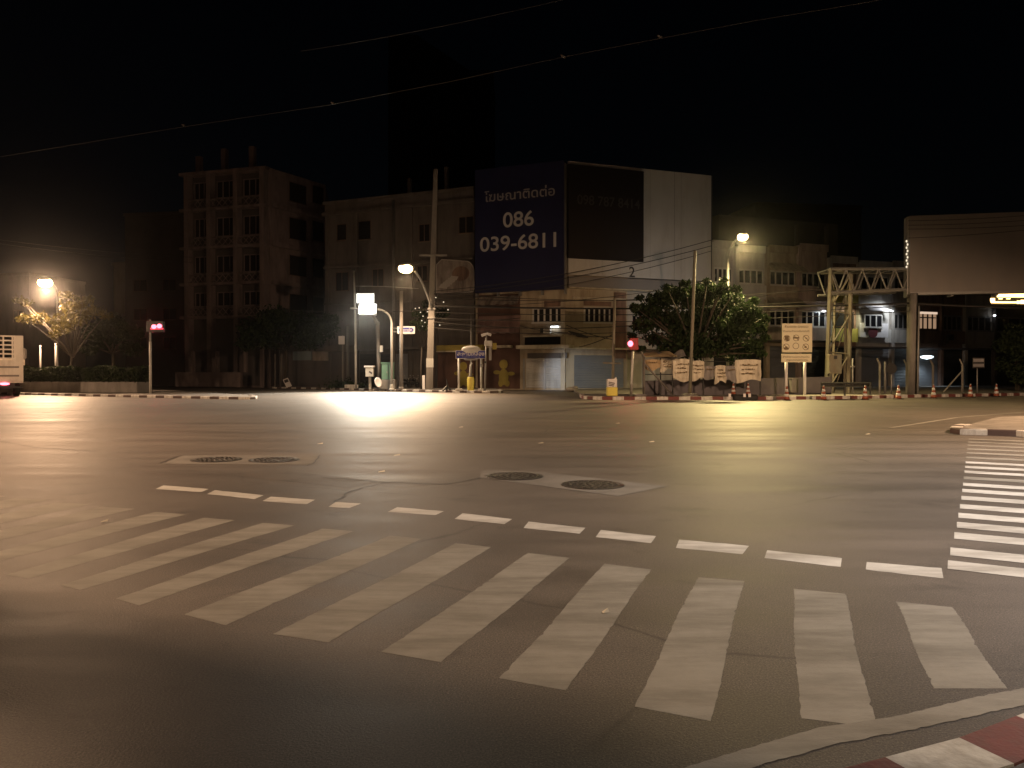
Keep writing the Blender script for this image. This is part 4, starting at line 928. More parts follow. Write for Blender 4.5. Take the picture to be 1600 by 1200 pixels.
# street-name sign
t = thing("street_name_sign", "blue Thai street-name sign on two posts with white lamp hood on top", "street sign", on(735, 62.6, .14))
for px, pb in ((717, 610), (752, 610)): MB().tube([on(px, 62.6, .14), at(px, 560, 62.6)], .09, 8).build("post", M['steel_white'], t, smooth=True); MB().box(on(px, 62.6, 0).x - .28, on(px, 62.6, 0).x + .28, 62.4, 62.8, .14, .32).build("footing", M['kerb_white'], t, bevel=.02)
plate(t, 712, 547.5, 759, 560.5, 62.5, 'sign_white', "frame", .06); plate(t, 712.8, 548.3, 758.2, 559.8, 62.43, 'sign_blue', "sign_face", .02)
px_text(t, "สะพานเหลือง", 714.5, 555.8, 756.5, 549.2, 62.395, 'sign_white')
px_text(t, "Saphan Lueang", 722, 558.8, 750, 556.8, 62.395, 'letter_grey')
a = at(736, 546, 62.5); hd = MB(Matrix.Translation(a)); hd.ell((0, 0, 0), .78, .32, .32, 20, 8); hd.build("lamp_hood", M['reflect'], t, smooth=True)
MB(Matrix.Translation(at(736, 542.5, 62.5))).ell((0, 0, 0), .3, .2, .12).build("hood_cap", M['reflect'], t, smooth=True)
MB(Matrix.Translation(at(736, 561.5, 62.5))).ell((0, 0, 0), .6, .15, .1).build("scroll_ornament", M['steel'], t, smooth=True)
# yellow bin with sagging bag
t = thing("litter_bin", "yellow barrel litter bin under the street-name sign", "litter bin", on(735.5, 63.2, .14))
p = on(735.5, 63.2, .14); MB().lathe(p, [(.24, 0), (.27, .06), (.29, .5), (.30, .95), (.27, 1.08), (.25, 1.16)], 20).build("barrel", M['yellow'], t, smooth=True)
MB().lathe(p, [(.26, 1.162), (.24, 1.2), (.1, 1.22)], 20).build("lid", M['dark'], t); MB().tube([p + Vector((-.1, 0, 1.2)), p + Vector((0, 0, 2.1)), p + Vector((.12, 0, 2.3))], [.06, .08, .05], 6).build("hanging_bag", M['steel_white'], t)
# pedestrian signal and camera pole
t, p, q = post_thing("camera_pole", "slim pole with paired cameras and white box right of the street-name sign", "pole", 757.5, 62.2, 525, .08, 'steel', 760)
plate(t, 757, 532.5, 769, 541, 62.1, 'steel_white', "control_box", .3, .02); plate(t, 764, 541.3, 768, 563, 62.1, 'steel', "cable_duct", .12); plate(t, 769.5, 536, 776, 546, 62.0, 'mustard', "small_sign", .05)
for sx in (-1, 1): MB(Matrix.Translation(at(760 + sx * 4, 523 - sx * .5, 62.1)) @ Matrix.Rotation(R(20 * sx), 4, 'Y')).box(-.2, .2, -.5, .1, -.1, .1).build("camera", M['sign_white'], t, bevel=.02)
MB(Matrix.Translation(at(752.5, 571, 62.4))).lathe((0, 0, -.12), [(.12, 0), (.13, .12), (.12, .24)], 12).build("push_button", M['steel'], t)
t, p, q = post_thing("tall_pole", "thin dark pole behind the street-name sign reaching above the awnings", "pole", 736, 70, 492, .09, 'steel')
fl2 = at(757.6, 566, 61.6); f_ = thing("floodlight", "small white floodlight added low on the camera pole to light the shutters", "floodlight", fl2)
MB(Matrix.Translation(fl2)).box(-.1, .1, 0, .14, -.09, .09).build("lamp_body", M['dark'], f_)
spot("floodlight_light", fl2 + Vector((.15, .2, 0)), LW.M @ Vector((.5, 0, 1.0)), 3200, (.74, .86, 1), 32, .9, .08)  # lamp added to throw bluish light on the shutters
# parked motorbikes in the dark behind the poles
def motorbike(px, Y, rz, lab):
    p = on(px, Y, .14); t = thing("motorbike", lab, "motorbike", p, "motorbikes parked behind the poles"); T = Matrix.Translation(p) @ Matrix.Rotation(R(rz), 4, 'Z')
    for x in (-.62, .62):
        pts = [(x + .27 * math.cos(k * math.pi / 8), 0, .29 + .27 * math.sin(k * math.pi / 8)) for k in range(17)]
        MB(T).tube(pts, .05, 6).tube([(x, -.06, .29), (x, .06, .29)], .06, 8).build("wheel", M['rubber'], t, smooth=True)
    MB(T).tube([(-.55, 0, .5), (-.1, 0, .42), (.25, 0, .5), (.42, 0, .9)], [.1, .14, .1, .07], 8).build("body", M['dark'], t, smooth=True)
    MB(T).tube([(-.6, 0, .78), (-.2, 0, .76), (.1, 0, .72)], [.07, .12, .09], 8).build("seat", M['rubber'], t, smooth=True)
    MB(T).tube([(.62, 0, .3), (.42, 0, .95)], .035, 6).tube([(.4, -.33, 1.02), (.42, 0, .95), (.4, .33, 1.02)], .022, 6).build("fork", M['steel'], t)
    MB(T).ell((.5, 0, .88), .1, .09, .1).build("headlight", M['sign_white'], t, smooth=True)
    for s in (-1, 1): MB(T).tube([(.4, s * .25, 1.02), (.36, s * .3, 1.18)], .012, 5).ell((.36, s * .31, 1.22), .02, .07, .05).build("mirror", M['steel'], t)
motorbike(634, 76, 70, "motorbike parked nearest the round pale pole in the dark"); motorbike(646, 77, 60, "motorbike parked further from the round pale pole, towards the utility pole")

# ================================================================== left island
t = thing("hedge", "long clipped hedge in a pale planter on the left island", "hedge", on(100, 59, .12))
pa, pb = on(-120, 60.5), on(214, 57); dxy = (pb - pa); Lh = dxy.length; Th = Matrix.Translation((pa.x, pa.y, 0)) @ Matrix.Rotation(math.atan2(dxy.y, dxy.x), 4, 'Z')
MB(Th).box(0, Lh, 0, 1.6, .12, .95).build("planter", M['concrete'], t, bevel=.05)
def leaves(mb, pts, size, rng):
    for c in pts:
        n = Vector((rng.gauss(0, 1), rng.gauss(0, 1), rng.gauss(0, .8))).normalized(); a = n.orthogonal().normalized(); a = Matrix.Rotation(rng.uniform(0, 6.28), 3, n) @ a; b = n.cross(a)
        l = size * rng.uniform(.6, 1.3); w = l * .45; c = Vector(c)
        mb.add([c - a * l, c - b * w + n * w * .15, c + a * l, c + b * w + n * w * .15], [(0, 1, 2, 3)])
rng = random.Random(3); mb = MB(Th); pts = []
for _ in range(11000):
    f = rng.random(); x = rng.uniform(0, Lh); top = 2.0 + .1 * math.sin(x * 1.7) + .06 * math.sin(x * 4.1)
    if f < .04: pts.append((Lh - abs(rng.gauss(0, .12)), rng.uniform(0, 1.6), rng.uniform(.95, top)))
    elif f < .5: pts.append((x, rng.uniform(.0, .25), rng.uniform(.95, top)))
    elif f < .8: pts.append((x, rng.uniform(0, 1.6), top - abs(rng.gauss(0, .12))))
    else: pts.append((x, rng.uniform(.2, 1.4), rng.uniform(.95, top)))
leaves(mb, pts, .13, rng); mb.build("foliage", M['leaf_dark'], t)
MB(Th).box(.5, Lh - .5, .35, 1.3, .96, 1.7).build("hedge_core", M['leaf_dark'], t)
t, p, q = post_thing("signal_post", "traffic signal with double red arrow on a pale post, left island", "traffic light", 235, 54.5, 534, .1, 'steel_white', z0=.125)
MB().tube([at(235, 534, 54.5), at(234.5, 499, 54.5)], .07, 8).build("upper_post", M['steel'], t)
plate(t, 232, 502, 258, 519, 54.3, 'dark', "signal_housing", .3, .03)
for px, py in ((240.5, 510.5), (249, 509.5)):
    c = at(px, py, 53.96); MB(Matrix.Translation(c)).ell((0, 0, 0), .19, .06, .16).build("red_lens", M['glow_pink'], t, smooth=True)
MB(Matrix.Translation(at(245, 513.5, 53.97))).box(-.45, .45, -.02, .02, -.05, .05).build("red_bar", M['glow_red'], t)
spot("signal_light", at(245, 511, 53.4), at(300, 640, 40), 120, (1, .08, .1), 120, .8, .2)
for px, y0, y1, lab in ((63, 541, 570, "left white post rising behind the hedge"), (87, 538, 574, "right taller white post behind the hedge")):
    t, p, q = post_thing("white_post", lab, "post", px, 63, y0, .08, 'steel'); MB().ell(tuple(q), .1, .1, .07).build("cap", M['sign_white'], t)

# ================================================================== right-hand pavement furniture
t, p, q = post_thing("traffic_light", "traffic light glowing red on white post before the corner shop", "traffic light", 986, 48.5, 549, .085, 'steel_white', 989)
plate(t, 983.5, 528.5, 996.5, 547, 48.5, 'red', "signal_housing", .25, .02)
MB(Matrix.Translation(at(985, 537, 48.2))).ell((0, 0, 0), .17, .08, .19).build("red_lens", M['glow_pink'], t, smooth=True)
sh = MB(Matrix.Translation(at(985, 537, 48.1))); sh.tube([(.22 * math.cos(a * math.pi / 8), 0, .22 * math.sin(a * math.pi / 8)) for a in range(0, 9)], .02, 5); sh.build("visor", M['darkred'], t)
spot("signal_light", at(985, 537, 47.7), at(1000, 650, 34), 160, (1, .08, .1), 130, .8, .15)
t, p, q = post_thing("tall_pole", "thin wooden-looking pole with small crossbar behind the yellow bollard", "pole", 957, 50, 466, .1, 'steel_yellow', 960.5)
MB().tube([at(942, 567, 49.9), at(970, 568, 49.9)], .05, 6).build("crossbar", M['steel_yellow'], t)
t = thing("traffic_bollard", "square bollard, white printed top over yellow, on the kerb corner", "bollard", on(955, 47, .14))
plate(t, 947, 605, 963, 618.2, 47, 'yellow', "yellow_base", .6, .03); plate(t, 947.6, 592, 962.4, 604.8, 46.96, 'sign_white', "white_top", .55, .03); px_poly(t, [(959.5, 592), (962.4, 592), (962.4, 589.5), (961.4, 589.5)], 46.8, 'sign_white', "torn_corner", .3)
for k in range(3): MB(Matrix.Translation(at(956 - k * .8, 598 + k * 2.2, 46.40)) @ Matrix.Rotation(R(12), 4, 'Y')).box(-.2 + .03 * k, .18, -.006, .004, -.025, .025).build("print_line", M['ink'], t)
t, p, q = post_thing("lamp_pole", "tall leaning slender steel pole in front of the big tree", "pole", 1078, 47.6, 392, .11, 'steel_yellow', 1086); MB().lathe(p, [(.55, 0), (.55, .14), (.3, .22)], 14).build("footing", M['concrete'], t)
# bent-top fence posts
def bent_post(px, Y, top, lab, brace=False, lean=0):
    p = on(px, Y, .14); q = at(px + lean, top + 9, Y); e = at(px + lean - 4.5, top, Y); t = thing("fence_post", lab, "fence post", p, "bent-top fence posts on the right-hand pavement")
    MB().tube([p, q], .09, 4).tube([q, e], [.09, .06], 4).build("post", M['concrete'], t)
    if brace: MB().tube([at(px, top + 18, Y), on(px + brace, Y - .1, .15)], .06, 4).build("brace", M['concrete'], t)
bent_post(1006, 49.5, 549, "bent-top fence post at the left end of the banners with long brace", 46)
bent_post(1375, 55, 560, "bent-top fence post left of the faint dark round sign, under the red disc"); bent_post(1417, 56, 562, "bent-top fence post just left of the thick brown pole"); bent_post(1458, 57, 562, "bent-top fence post below the bluish shop lamp")
bent_post(1504, 58, 561, "bent-top fence post with long brace left of the two-panel sign", -30)
t, p, q = post_thing("thin_post", "thin grey post with small cross piece right of the truss tower", "post", 1332.5, 53, 560, .06, 'steel'); MB().tube([at(1329, 573, 53), at(1336, 573, 53)], .06, 5).build("cross_piece", M['steel'], t)
t, p, q = post_thing("round_sign", "post with dark round sign seen from behind, right of fence post", "sign", 1393, 53, 585, .05, 'steel'); MB(Matrix.Translation(at(1393, 576, 53)) @ Matrix.Rotation(R(90), 4, 'X')).lathe((0, 0, 0), [(.36, 0), (.36, .03)], 20).build("disc", M['dark'], t)
t, p, q = post_thing("thin_post", "pale stub post between two bent-top fence posts", "post", 1383, 55.5, 565, .09, 'steel')
# fence screen with banners
BN = [(1008, 563, 1031, 577, 'banner_brown', "tan cloth banner at the left end of the fence"), (1033, 562, 1049, 579, 'banner', "small cream banner, second from the left on the fence"), (1052, 562, 1078, 594, 'banner', "large white printed banner left of the leaning pole"),
      (1079, 565, 1099, 593, 'banner', "white banner directly right of the leaning pole"), (1100, 573, 1118, 591, 'banner_grey', "grey sagging banner between the white banners"), (1118, 572, 1133, 598, 'banner', "narrow white banner with dark window, middle of fence"), (1134, 573, 1149, 596, 'banner_grey', "grey printed banner beside the large cream banner"), (1150, 563, 1187, 596, 'banner', "large cream banner at right end with handwriting-like print")]
rng = random.Random(11)
for (x0, y0, x1, y1, m, lab) in BN:
    a, b = at(x0, y1, 49.4), at(x1, y0, 49.8); t = thing("banner", lab, "banner", ((a.x + b.x) / 2, 49.6, a.z), "banners tied along the fence")
    n, k = 10, 6; vs = []; ph = rng.uniform(0, 6)
    for i in range(n + 1):
        for j in range(k + 1):
            u, v = i / n, j / k; z = a.z + (b.z - a.z) * v + (1 - v) * .13 * math.sin(u * 5 + ph) + v * .06 * math.sin(u * 3.1) * (1 if 0 < u < 1 else 0)
            vs.append((a.x + (b.x - a.x) * u + .02 * math.sin(v * 9 + ph), 49.6 - .09 * math.sin(u * 9 + ph + v * 2), z))
    o = MB(); o.add(vs, [(i * (k + 1) + j, (i + 1) * (k + 1) + j, (i + 1) * (k + 1) + j + 1, i * (k + 1) + j + 1) for i in range(n) for j in range(k)])
    o.build("cloth", M[m], t, smooth=True)
    if x1 - x0 > 14:
        pr = MB()
        for r_ in range(3 if m == 'banner' else 1):
            z = b.z - (b.z - a.z) * (.22 + .2 * r_); xw = (b.x - a.x); y_ = 49.46; xs0 = a.x + xw * (.15 + .1 * rng.random())
            xx = xs0
            while xx < a.x + xw * rng.uniform(.7, .92): wl = xw * rng.uniform(.03, .13); hh = rng.uniform(.015, .05); zz = z + rng.uniform(-.03, .03); pr.box(xx, xx + wl, y_, y_ + .02, zz - hh, zz + hh); xx += wl + xw * rng.uniform(.01, .04)
        pr.build("print", M['ink_brown'], t)
fn = thing("wire_fence", "wire fence frame carrying the banners along the pavement", "fence", on(1100, 50, .14)); rails = MB()
for y in (565, 585): rails.tube([at(1006, y, 49.9), at(1190, y, 50.2)], .03, 5)
rails.build("rail", M['dark'], fn)
for px in (1032, 1051, 1099, 1149, 1188): MB().tube([on(px, 49.95, .14), at(px, 556 + rng.uniform(0, 6), 49.95)], .05, 5).build("post", M['dark'], fn)
pt_ = MB(); a, b = at(1005, 611, 50.4), at(1300, 583, 52.5); pt_.add([(a.x, 50.4, .14), (b.x, 52.6, .14), (b.x, 52.6, 1.35), (a.x, 50.4, 1.1)], [(0, 1, 2, 3)]); pt_.add([(a.x, 50.5, .14), (b.x, 52.7, .14), (b.x, 52.7, 1.35), (a.x, 50.5, 1.1)], [(3, 2, 1, 0)]); pt_.build("low_panel", mat("grey_low_panel", (.12, .11, .125), .8, .3, 1.2), fn)
o = MB(); a, b = at(1009, 557, 49.2), at(1050, 552, 51); o.add([(a.x, 49.2, a.z - .05), (b.x, 49.2, b.z - .25), (b.x - .2, 51, b.z + .15), (a.x, 51, a.z + .25)], [(0, 1, 2, 3)]); tag(o.build("tarpaulin", M['banner_brown']), "tan tarpaulin roof stretched above the left banners", "tarpaulin")
o = MB(); vs = []; 
for i in range(9):
    u = i / 8; c0 = at(1030 + 42 * u, 556 + 4 * math.sin(u * 4), 49.3); vs += [(c0.x, 49.3, c0.z - .12), (c0.x + .1, 50.6, c0.z + .28 + .1 * math.sin(u * 9))]
o.add(vs, [(2 * i, 2 * i + 2, 2 * i + 3, 2 * i + 1) for i in range(8)]); tag(o.build("tarpaulin", M['banner_grey']), "grey crumpled tarpaulin sheet under the tree beside the tan one", "tarpaulin")
# rule sign with six icons
t = thing("rule_sign", "big cream notice board with six round prohibition icons on two white posts", "sign", on(1243, 50.5, .14))
for px, pb in ((1228.5, 612), (1257.5, 611)): MB().tube([on(px, 50.5, .14), at(px, 566, 50.5)], .1, 8).build("post", M['sign_white'], t, smooth=True)
plate(t, 1221.5, 505.5, 1268.5, 550.5, 50.4, 'sign_cream', "board", .08, .01); plate(t, 1220.5, 553, 1267.5, 566, 50.4, 'sign_cream', "lower_board", .08, .01)
def ring(t, px, py, r_, k):
    c = at(px, py, 50.315); m_ = MB(Matrix.Translation(c)); n = 20; vs = []
    for i in range(n): a = 2 * math.pi * i / n; vs += [(r_ * math.cos(a), 0, r_ * math.sin(a)), (r_ * .84 * math.cos(a), 0, r_ * .84 * math.sin(a))]
    m_.add(vs, [(2 * i, 2 * ((i + 1) % n), 2 * ((i + 1) % n) + 1, 2 * i + 1) for i in range(n)])
    for (u0, v0, u1, v1) in [[(-.12, -.1, .12, .14), (-.04, -.16, .14, -.1)], [(-.16, -.04, .16, .05)], [(-.05, -.02, .08, .03)], [(-.13, -.15, .13, -.03), (-.06, -.03, .06, .03)], [], [(-.08, -.06, .05, .05)]][k]: m_.add([(u0 * 1.1, -.001, v0 * 1.1), (u1 * 1.1, -.001, v0 * 1.1), (u1 * 1.1, -.001, v1 * 1.1), (u0 * 1.1, -.001, v1 * 1.1)], [(0, 1, 2, 3)])
    if k != 4: m_.add([(-.18, -.002, .15), (-.15, -.002, .18), (.18, -.002, -.15), (.15, -.002, -.18)], [(0, 1, 2, 3)])
    m_.build("icon", M['ink_brown'], t)
for k, (px, py) in enumerate(((1229.5, 528.5), (1244, 528), (1259.5, 528.5), (1228.5, 542), (1243.5, 540.5), (1259, 542))): ring(t, px, py, .21, k)
px_text(t, "ห้ามจอดรถ ตลอดแนว", 1226.5, 512.2, 1263, 507.6, 50.31, 'ink_brown'); px_text(t, "ห้ามกระทำการดังต่อไปนี้", 1224, 518.8, 1264.5, 515.8, 50.31, 'ink_brown')
px_text(t, "สำนักงานเขตปทุมวัน", 1223, 559.6, 1264.5, 556.2, 50.31, 'ink_brown'); px_text(t, "กรุงเทพมหานคร", 1229, 564.6, 1262, 561.6, 50.31, 'ink_brown')
# guard rail bench
t = thing("guard_rail", "long low dark twin-rail barrier in front of the truss tower", "guard rail", on(1322, 49.6, .14)); gr_ = MB()
for y in (599, 603): a, b = at(1283, y, 49.6), at(1361, y, 50.2); gr_.tube([a, b], .075, 6)
gr_.build("rail", M['dark'], t)
for px in (1284, 1320, 1360): MB().tube([on(px, 49.8, .14), at(px, 598, 49.8)], .06, 6).build("post", M['dark'], t)
# truss tower and big billboard
t = thing("billboard_tower", "yellowish steel lattice tower and truss holding the large blank billboard", "billboard tower", on(1313, 55, .14))
def leg(pxb, pxt, Y, top, bot=.14): return [at(pxb, 600, Y) * 1 if False else Vector((on(pxb, Y).x, Y, bot)), at(pxt, top, Y)]
L1_ = leg(1291, 1298, 54.5, 420); L2_ = leg(1302, 1304.5, 57, 458); L3_ = leg(1326, 1330, 54.5, 428); L4_ = leg(1320, 1322, 57, 458)
for l_ in (L1_, L2_, L3_, L4_): MB().tube(l_, .15 if l_ is L1_ or l_ is L3_ else .11, 4).build("leg", M['steel_yellow'], t)
br = MB()
def lat(u, v, n, r_=.06):
    for i in range(n):
        a = u[0].lerp(u[1], i / n); b = v[0].lerp(v[1], (i + 1) / n); br.tube([a, b], r_, 4); c = u[0].lerp(u[1], (i + 1) / n); br.tube([c, b], r_ * .8, 4)
lat(L1_, L3_, 3); lat(L2_, L4_, 3, .05); lat(L1_, L2_, 3, .04); lat(L4_, L3_, 3, .04)
br.build("bracing", M['steel_yellow'], t)
tr = MB(); tx0, tx1 = 1297, 1424
up = [at(tx0, 420, 54.5), at(tx1, 420, 54.2)]; lo = [at(tx0, 457, 54.5), at(tx1, 452, 54.2)]
for A in (up, lo): tr.tube(A, .11, 4); tr.tube([p + Vector((0, 2.2, 0)) for p in A], .09, 4)
n = 5
for off in (Vector((0, 0, 0)), Vector((0, 2.2, 0))):
    for i in range(n):
        u0, u1 = i / n, (i + 1) / n; tr.tube([up[0].lerp(up[1], u0) + off, lo[0].lerp(lo[1], (u0 + u1) / 2) + off], .055, 4); tr.tube([lo[0].lerp(lo[1], (u0 + u1) / 2) + off, up[0].lerp(up[1], u1) + off], .055, 4)
for i in range(n + 1): tr.tube([up[0].lerp(up[1], i / n), up[0].lerp(up[1], i / n) + Vector((0, 2.2, 0))], .04, 4)
tr.build("truss", M['steel'], t)
plate(t, 1291, 554, 1311, 584, 54.2, 'steel_yellow', "control_cabinet", .5, .03); plate(t, 1303, 556, 1308, 561, 53.68, 'dark', "vent", .02)
bt = thing("billboard", "large blank pale grey billboard with small string lights at the upper right", "billboard", at(1520, 457, 53)); fbb = Fac(1419, 54, -11)
a = fbb.x(1419.5); b = a + 17; c = fbb.pt(1420, 457)[1]; e = fbb.pt(1420, 338)[1]
fbb.mb().box(a, b, -.15, .1, c, e).build("panel", M['grey_sheet'], bt)
s_ = fbb.mb(); 
for k in range(1, 14): x = a + (b - a) * k / 14; s_.box(x, x + .02, -.158, -.15, c, e)
for k in (2,): z = c + (e - c) * k / 5; s_.box(a, b, -.157, -.15, z, z + .02)
s_.build("panel_seam", M['grey_sheet'], bt)
s_ = fbb.mb(); s_.box(a, b, -.3, .3, c - .2, c - .02)
for k in range(7): x = a + (b - a) * k / 6; s_.box(x - .08, x + .08, .1, .9, c - .3, e); 
s_.build("frame", M['steel'], bt)
for x in (a + .45, a + 13.5): fbb.mb().tube([(x, .9, .1), (x, .9, e)], .3, 10).build("support_column", M['concrete'], bt)
ld = fbb.mb()
for k in range(9): x, z = fbb.pt(1416.5 + (k % 2) * 1.6, 377 + k * 5, .2); ld.ell((x, -.2, z), .06, .06, .09, 6, 4)
ld.build("string_light", M['glow_dot'], bt)
# thick pole at right with a thin one
t, p, q = post_thing("utility_pole", "thick brown concrete pole right of the billboard truss", "utility pole", 1425, 53.5, 458, .33, 'concrete', 1428, n=4)
t, p, q = post_thing("tall_pole", "slim steel pole tight against the thick right pole", "pole", 1434, 53, 478, .07, 'steel', 1436)
t, p, q = post_thing("road_sign", "small dark sign of two pale panels on a thin post at right", "sign", 1527, 57, 575, .05, 'steel')
plate(t, 1519.5, 559, 1538, 575, 56.9, 'letter_dim', "sign_back", .04); plate(t, 1520.5, 560.5, 1537, 565.5, 56.85, 'letter_grey', "panel"); plate(t, 1520.5, 568.5, 1537, 573, 56.85, 'letter_grey', "panel")
t = thing("concrete_box", "grey concrete junction box between the posts of the rule sign", "box", on(1238, 52, .14)); plate(t, 1232, 592, 1242.5, 613, 52, 'concrete', "box_body", .6, .03); plate(t, 1231.5, 590.8, 1243, 592, 52.03, 'concrete', "lid", .68)
# cones
cone = thing("traffic_cone", "x", "traffic cone", (0, 0, 0), "traffic cones along the right-hand kerb"); mb = MB(); mb.box(-.2, .2, -.2, .2, 0, .04); mb.build("base", M['rubber'], cone, bevel=.01)
cs = [(.16, .042), (.135, .2), (.11, .34), (.09, .46), (.065, .6), (.04, .74), (.03, .78)]
for i in range(6): MB().lathe((0, 0, 0), [cs[i], cs[i + 1]], 16).build("band", M['orange' if i % 2 == 0 else 'reflect'], cone, smooth=True)
CON = [(1146, 46.2, "cone standing at the left end of the dark plastic base"), (1169, 46.0, "cone at the right end of the dark plastic base"), (1229.5, 44.9, "cone in front of the left post of the rule sign"), (1287, 45.2, "cone at the left end of the guard rail"), (1352, 45.8, "cone at the right end of the guard rail"),
       (1404, 47.0, "cone left of the thick brown pole"), (1459, 48.8, "cone below the bluish shop lamp"), (1516.5, 50.6, "cone in front of the two-panel sign"), (1557, 52.0, "rightmost cone at the kerb")]
for i, (px, Y, lab) in enumerate(CON):
    c = cone if i == 0 else copy_tree(cone); z0 = .3 if i < 2 else 0.0; c.location = on(px, Y, z0); c['label'] = "orange and white traffic " + lab; c.rotation_euler.z = i * .7; s = 1.12 * (0.8 if i < 2 else 1); c.scale = (s, s, s)
t = thing("barrier_base", "flat dark plastic barrier base with pale end caps lying at the kerb", "barrier base", on(1157, 45.8, 0)); plate(t, 1139, 616, 1176, 625.5, 46.5, 'rubber', "base_body", 1.1, .08)
for px in (1140, 1163, 1171): plate(t, px - 2, 615, px + 2, 620.5, 45.36, 'sign_white', "end_cap", .06, .01)
tag(MB(Matrix.Translation(on(1000, 48, .145))).ell((0, 0, .08), .35, .2, .1).ell((.25, .1, .06), .2, .15, .08).build("rubbish_bag", M['banner_grey'], smooth=True), "small grey rubbish heap at the foot of the first bent-top post", "rubbish")
tag(MB(Matrix.Translation(on(893, 66, .0))).ell((0, 0, .2), .55, .35, .22).ell((.3, -.1, .35), .3, .25, .15).build("rubbish_bag", M['banner_grey'], smooth=True), "pale rubbish bag at the foot of the corner pillar by the shutters", "rubbish")
lit = MB()
for px, py in ((1018, 691), (965, 662), (845, 693), (1356, 679), (596, 738), (620, 712), (500, 694), (163, 816), (946, 958), (720, 668)):
    c = gr(px, py); r_ = .05; r_ = .05 * min(1, c.y / 14); lit.add([(c.x - r_, c.y - r_, .006), (c.x + r_ * 1.4, c.y - r_ * .4, .012), (c.x + r_, c.y + r_, .03), (c.x - r_ * 1.2, c.y + r_ * .6, .008)], [(0, 1, 2, 3)])
tag(lit.build("litter", M['banner']), "scraps of pale litter scattered on the junction", None, None, 'stuff')

# ================================================================== trees
def tree(lab, base, trunk_h, r, clumps, nleaf, size, m, seed, cat="tree", name="tree", trunk_r=.2):
    rng = random.Random(seed); base = Vector(base); t = thing(name, lab, cat, base); tp = base + Vector((rng.uniform(-.2, .2), 0, trunk_h))
    w = MB(); w.tube([base, base.lerp(tp, .5) + Vector((rng.uniform(-.1, .1), .05, 0)), tp], [trunk_r, trunk_r * .8, trunk_r * .6], 9)
    for (c, rad) in clumps: w.tube([tp - Vector((0, 0, trunk_h * .15)), tp.lerp(Vector(c), .5) + Vector((0, 0, -.1)), Vector(c)], [trunk_r * .45, trunk_r * .28, .02], 6)
    w.build("trunk", M['bark'], t, smooth=True)
    l = MB(); tot = sum(rad ** 2 for c, rad in clumps); pts = []
    for (c, rad) in clumps:
        for _ in range(int(nleaf * rad ** 2 / tot)):
            d = Vector((rng.gauss(0, 1), rng.gauss(0, 1), rng.gauss(0, .85))).normalized() * rad * (rng.random() ** .4) * rng.uniform(.75, 1.12)
            pts.append(Vector(c) + Vector((d.x * 1.15, d.y, d.z * .8)))
    leaves(l, pts, size, rng); l.build("crown", M[m], t); return t
def clumps_px(pts, Y, dy, seed):
    rng = random.Random(seed); out = []
    for (px, py, rp) in pts: c = at(px, py, Y + rng.uniform(-dy, dy)); out.append((tuple(c), rp / F * Y))
    return out
tree("bushy dark green roadside tree behind the banners, lit yellowish on its right", on(1090, 53, .14), 3.0, 4, clumps_px([(1010, 487, 20), (1030, 470, 22), (1058, 462, 22), (1085, 470, 24), (1110, 458, 20), (1138, 470, 24), (1165, 490, 22), (1180, 512, 18), (1040, 500, 28), (1075, 505, 30), (1110, 500, 30), (1145, 515, 28), (1050, 535, 24), (1085, 540, 28), (1120, 540, 26), (1155, 545, 20), (1005, 510, 16), (1178, 540, 14), (1128, 452, 13), (1090, 452, 12), (1020, 530, 14), (992, 480, 9), (1000, 465, 7), (1042, 449, 8), (1070, 443, 8), (1105, 440, 7), (1150, 452, 8), (1178, 470, 9), (1194, 497, 9), (1196, 528, 8), (988, 525, 8), (1000, 545, 8), (1190, 552, 8), (1145, 560, 9), (1060, 560, 9), (1130, 438, 6)], 53, 1.6, 5), 15000, .17, 'leaf', 21, trunk_r=.25)
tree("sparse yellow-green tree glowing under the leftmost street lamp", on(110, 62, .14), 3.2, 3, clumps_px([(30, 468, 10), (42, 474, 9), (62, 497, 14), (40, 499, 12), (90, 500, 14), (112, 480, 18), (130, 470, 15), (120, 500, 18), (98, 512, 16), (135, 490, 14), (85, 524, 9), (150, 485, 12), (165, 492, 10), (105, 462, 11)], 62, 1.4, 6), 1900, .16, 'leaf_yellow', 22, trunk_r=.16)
tree("unlit dark street tree behind the leaning white board", on(445, 80, .14), 4.5, 3, clumps_px([(400, 515, 26), (430, 500, 28), (465, 505, 28), (500, 515, 26), (420, 530, 22), (480, 530, 24), (385, 535, 16), (515, 500, 16)], 79, 1.6, 7), 5000, .22, 'leaf_dark', 23)
tree("second unlit dark tree between the black block and hedge", on(175, 72, .14), 3.8, 3, clumps_px([(150, 520, 20), (175, 505, 22), (200, 520, 20), (165, 535, 18), (205, 545, 16), (140, 545, 14)], 72, 1.4, 8), 3000, .2, 'leaf_dark', 24)
tree("dark leafy tree at the right edge behind the last cones", on(1590, 62, .14), 2.6, 3, clumps_px([(1570, 540, 16), (1590, 520, 20), (1600, 550, 22), (1575, 570, 18), (1600, 585, 20), (1630, 540, 24)], 62, 1.2, 9), 4000, .18, 'leaf_dark', 25)
tree("small climbing tree strung with fairy lights beside the thick utility pole", on(658, 70, .14), 4.4, 3, clumps_px([(655, 490, 12), (664, 508, 12), (650, 505, 10), (690, 490, 12), (668, 475, 9)], 69, .8, 10), 1100, .16, 'leaf_dark', 26, trunk_r=.1)
fd = MB()
for px, py in ((657, 488), (668, 487), (661, 494), (659, 501), (649, 482), (681, 465), (693, 472), (700, 484), (660, 510), (672, 478), (687, 508), (655, 481), (664, 504)): c = at(px, py, 68.6); fd.ell(tuple(c), .055, .055, .055, 6, 4)
tag(fd.build("string_lights", M['glow_dot']), "string of tiny warm lights tangled around the thick utility pole", "string lights")
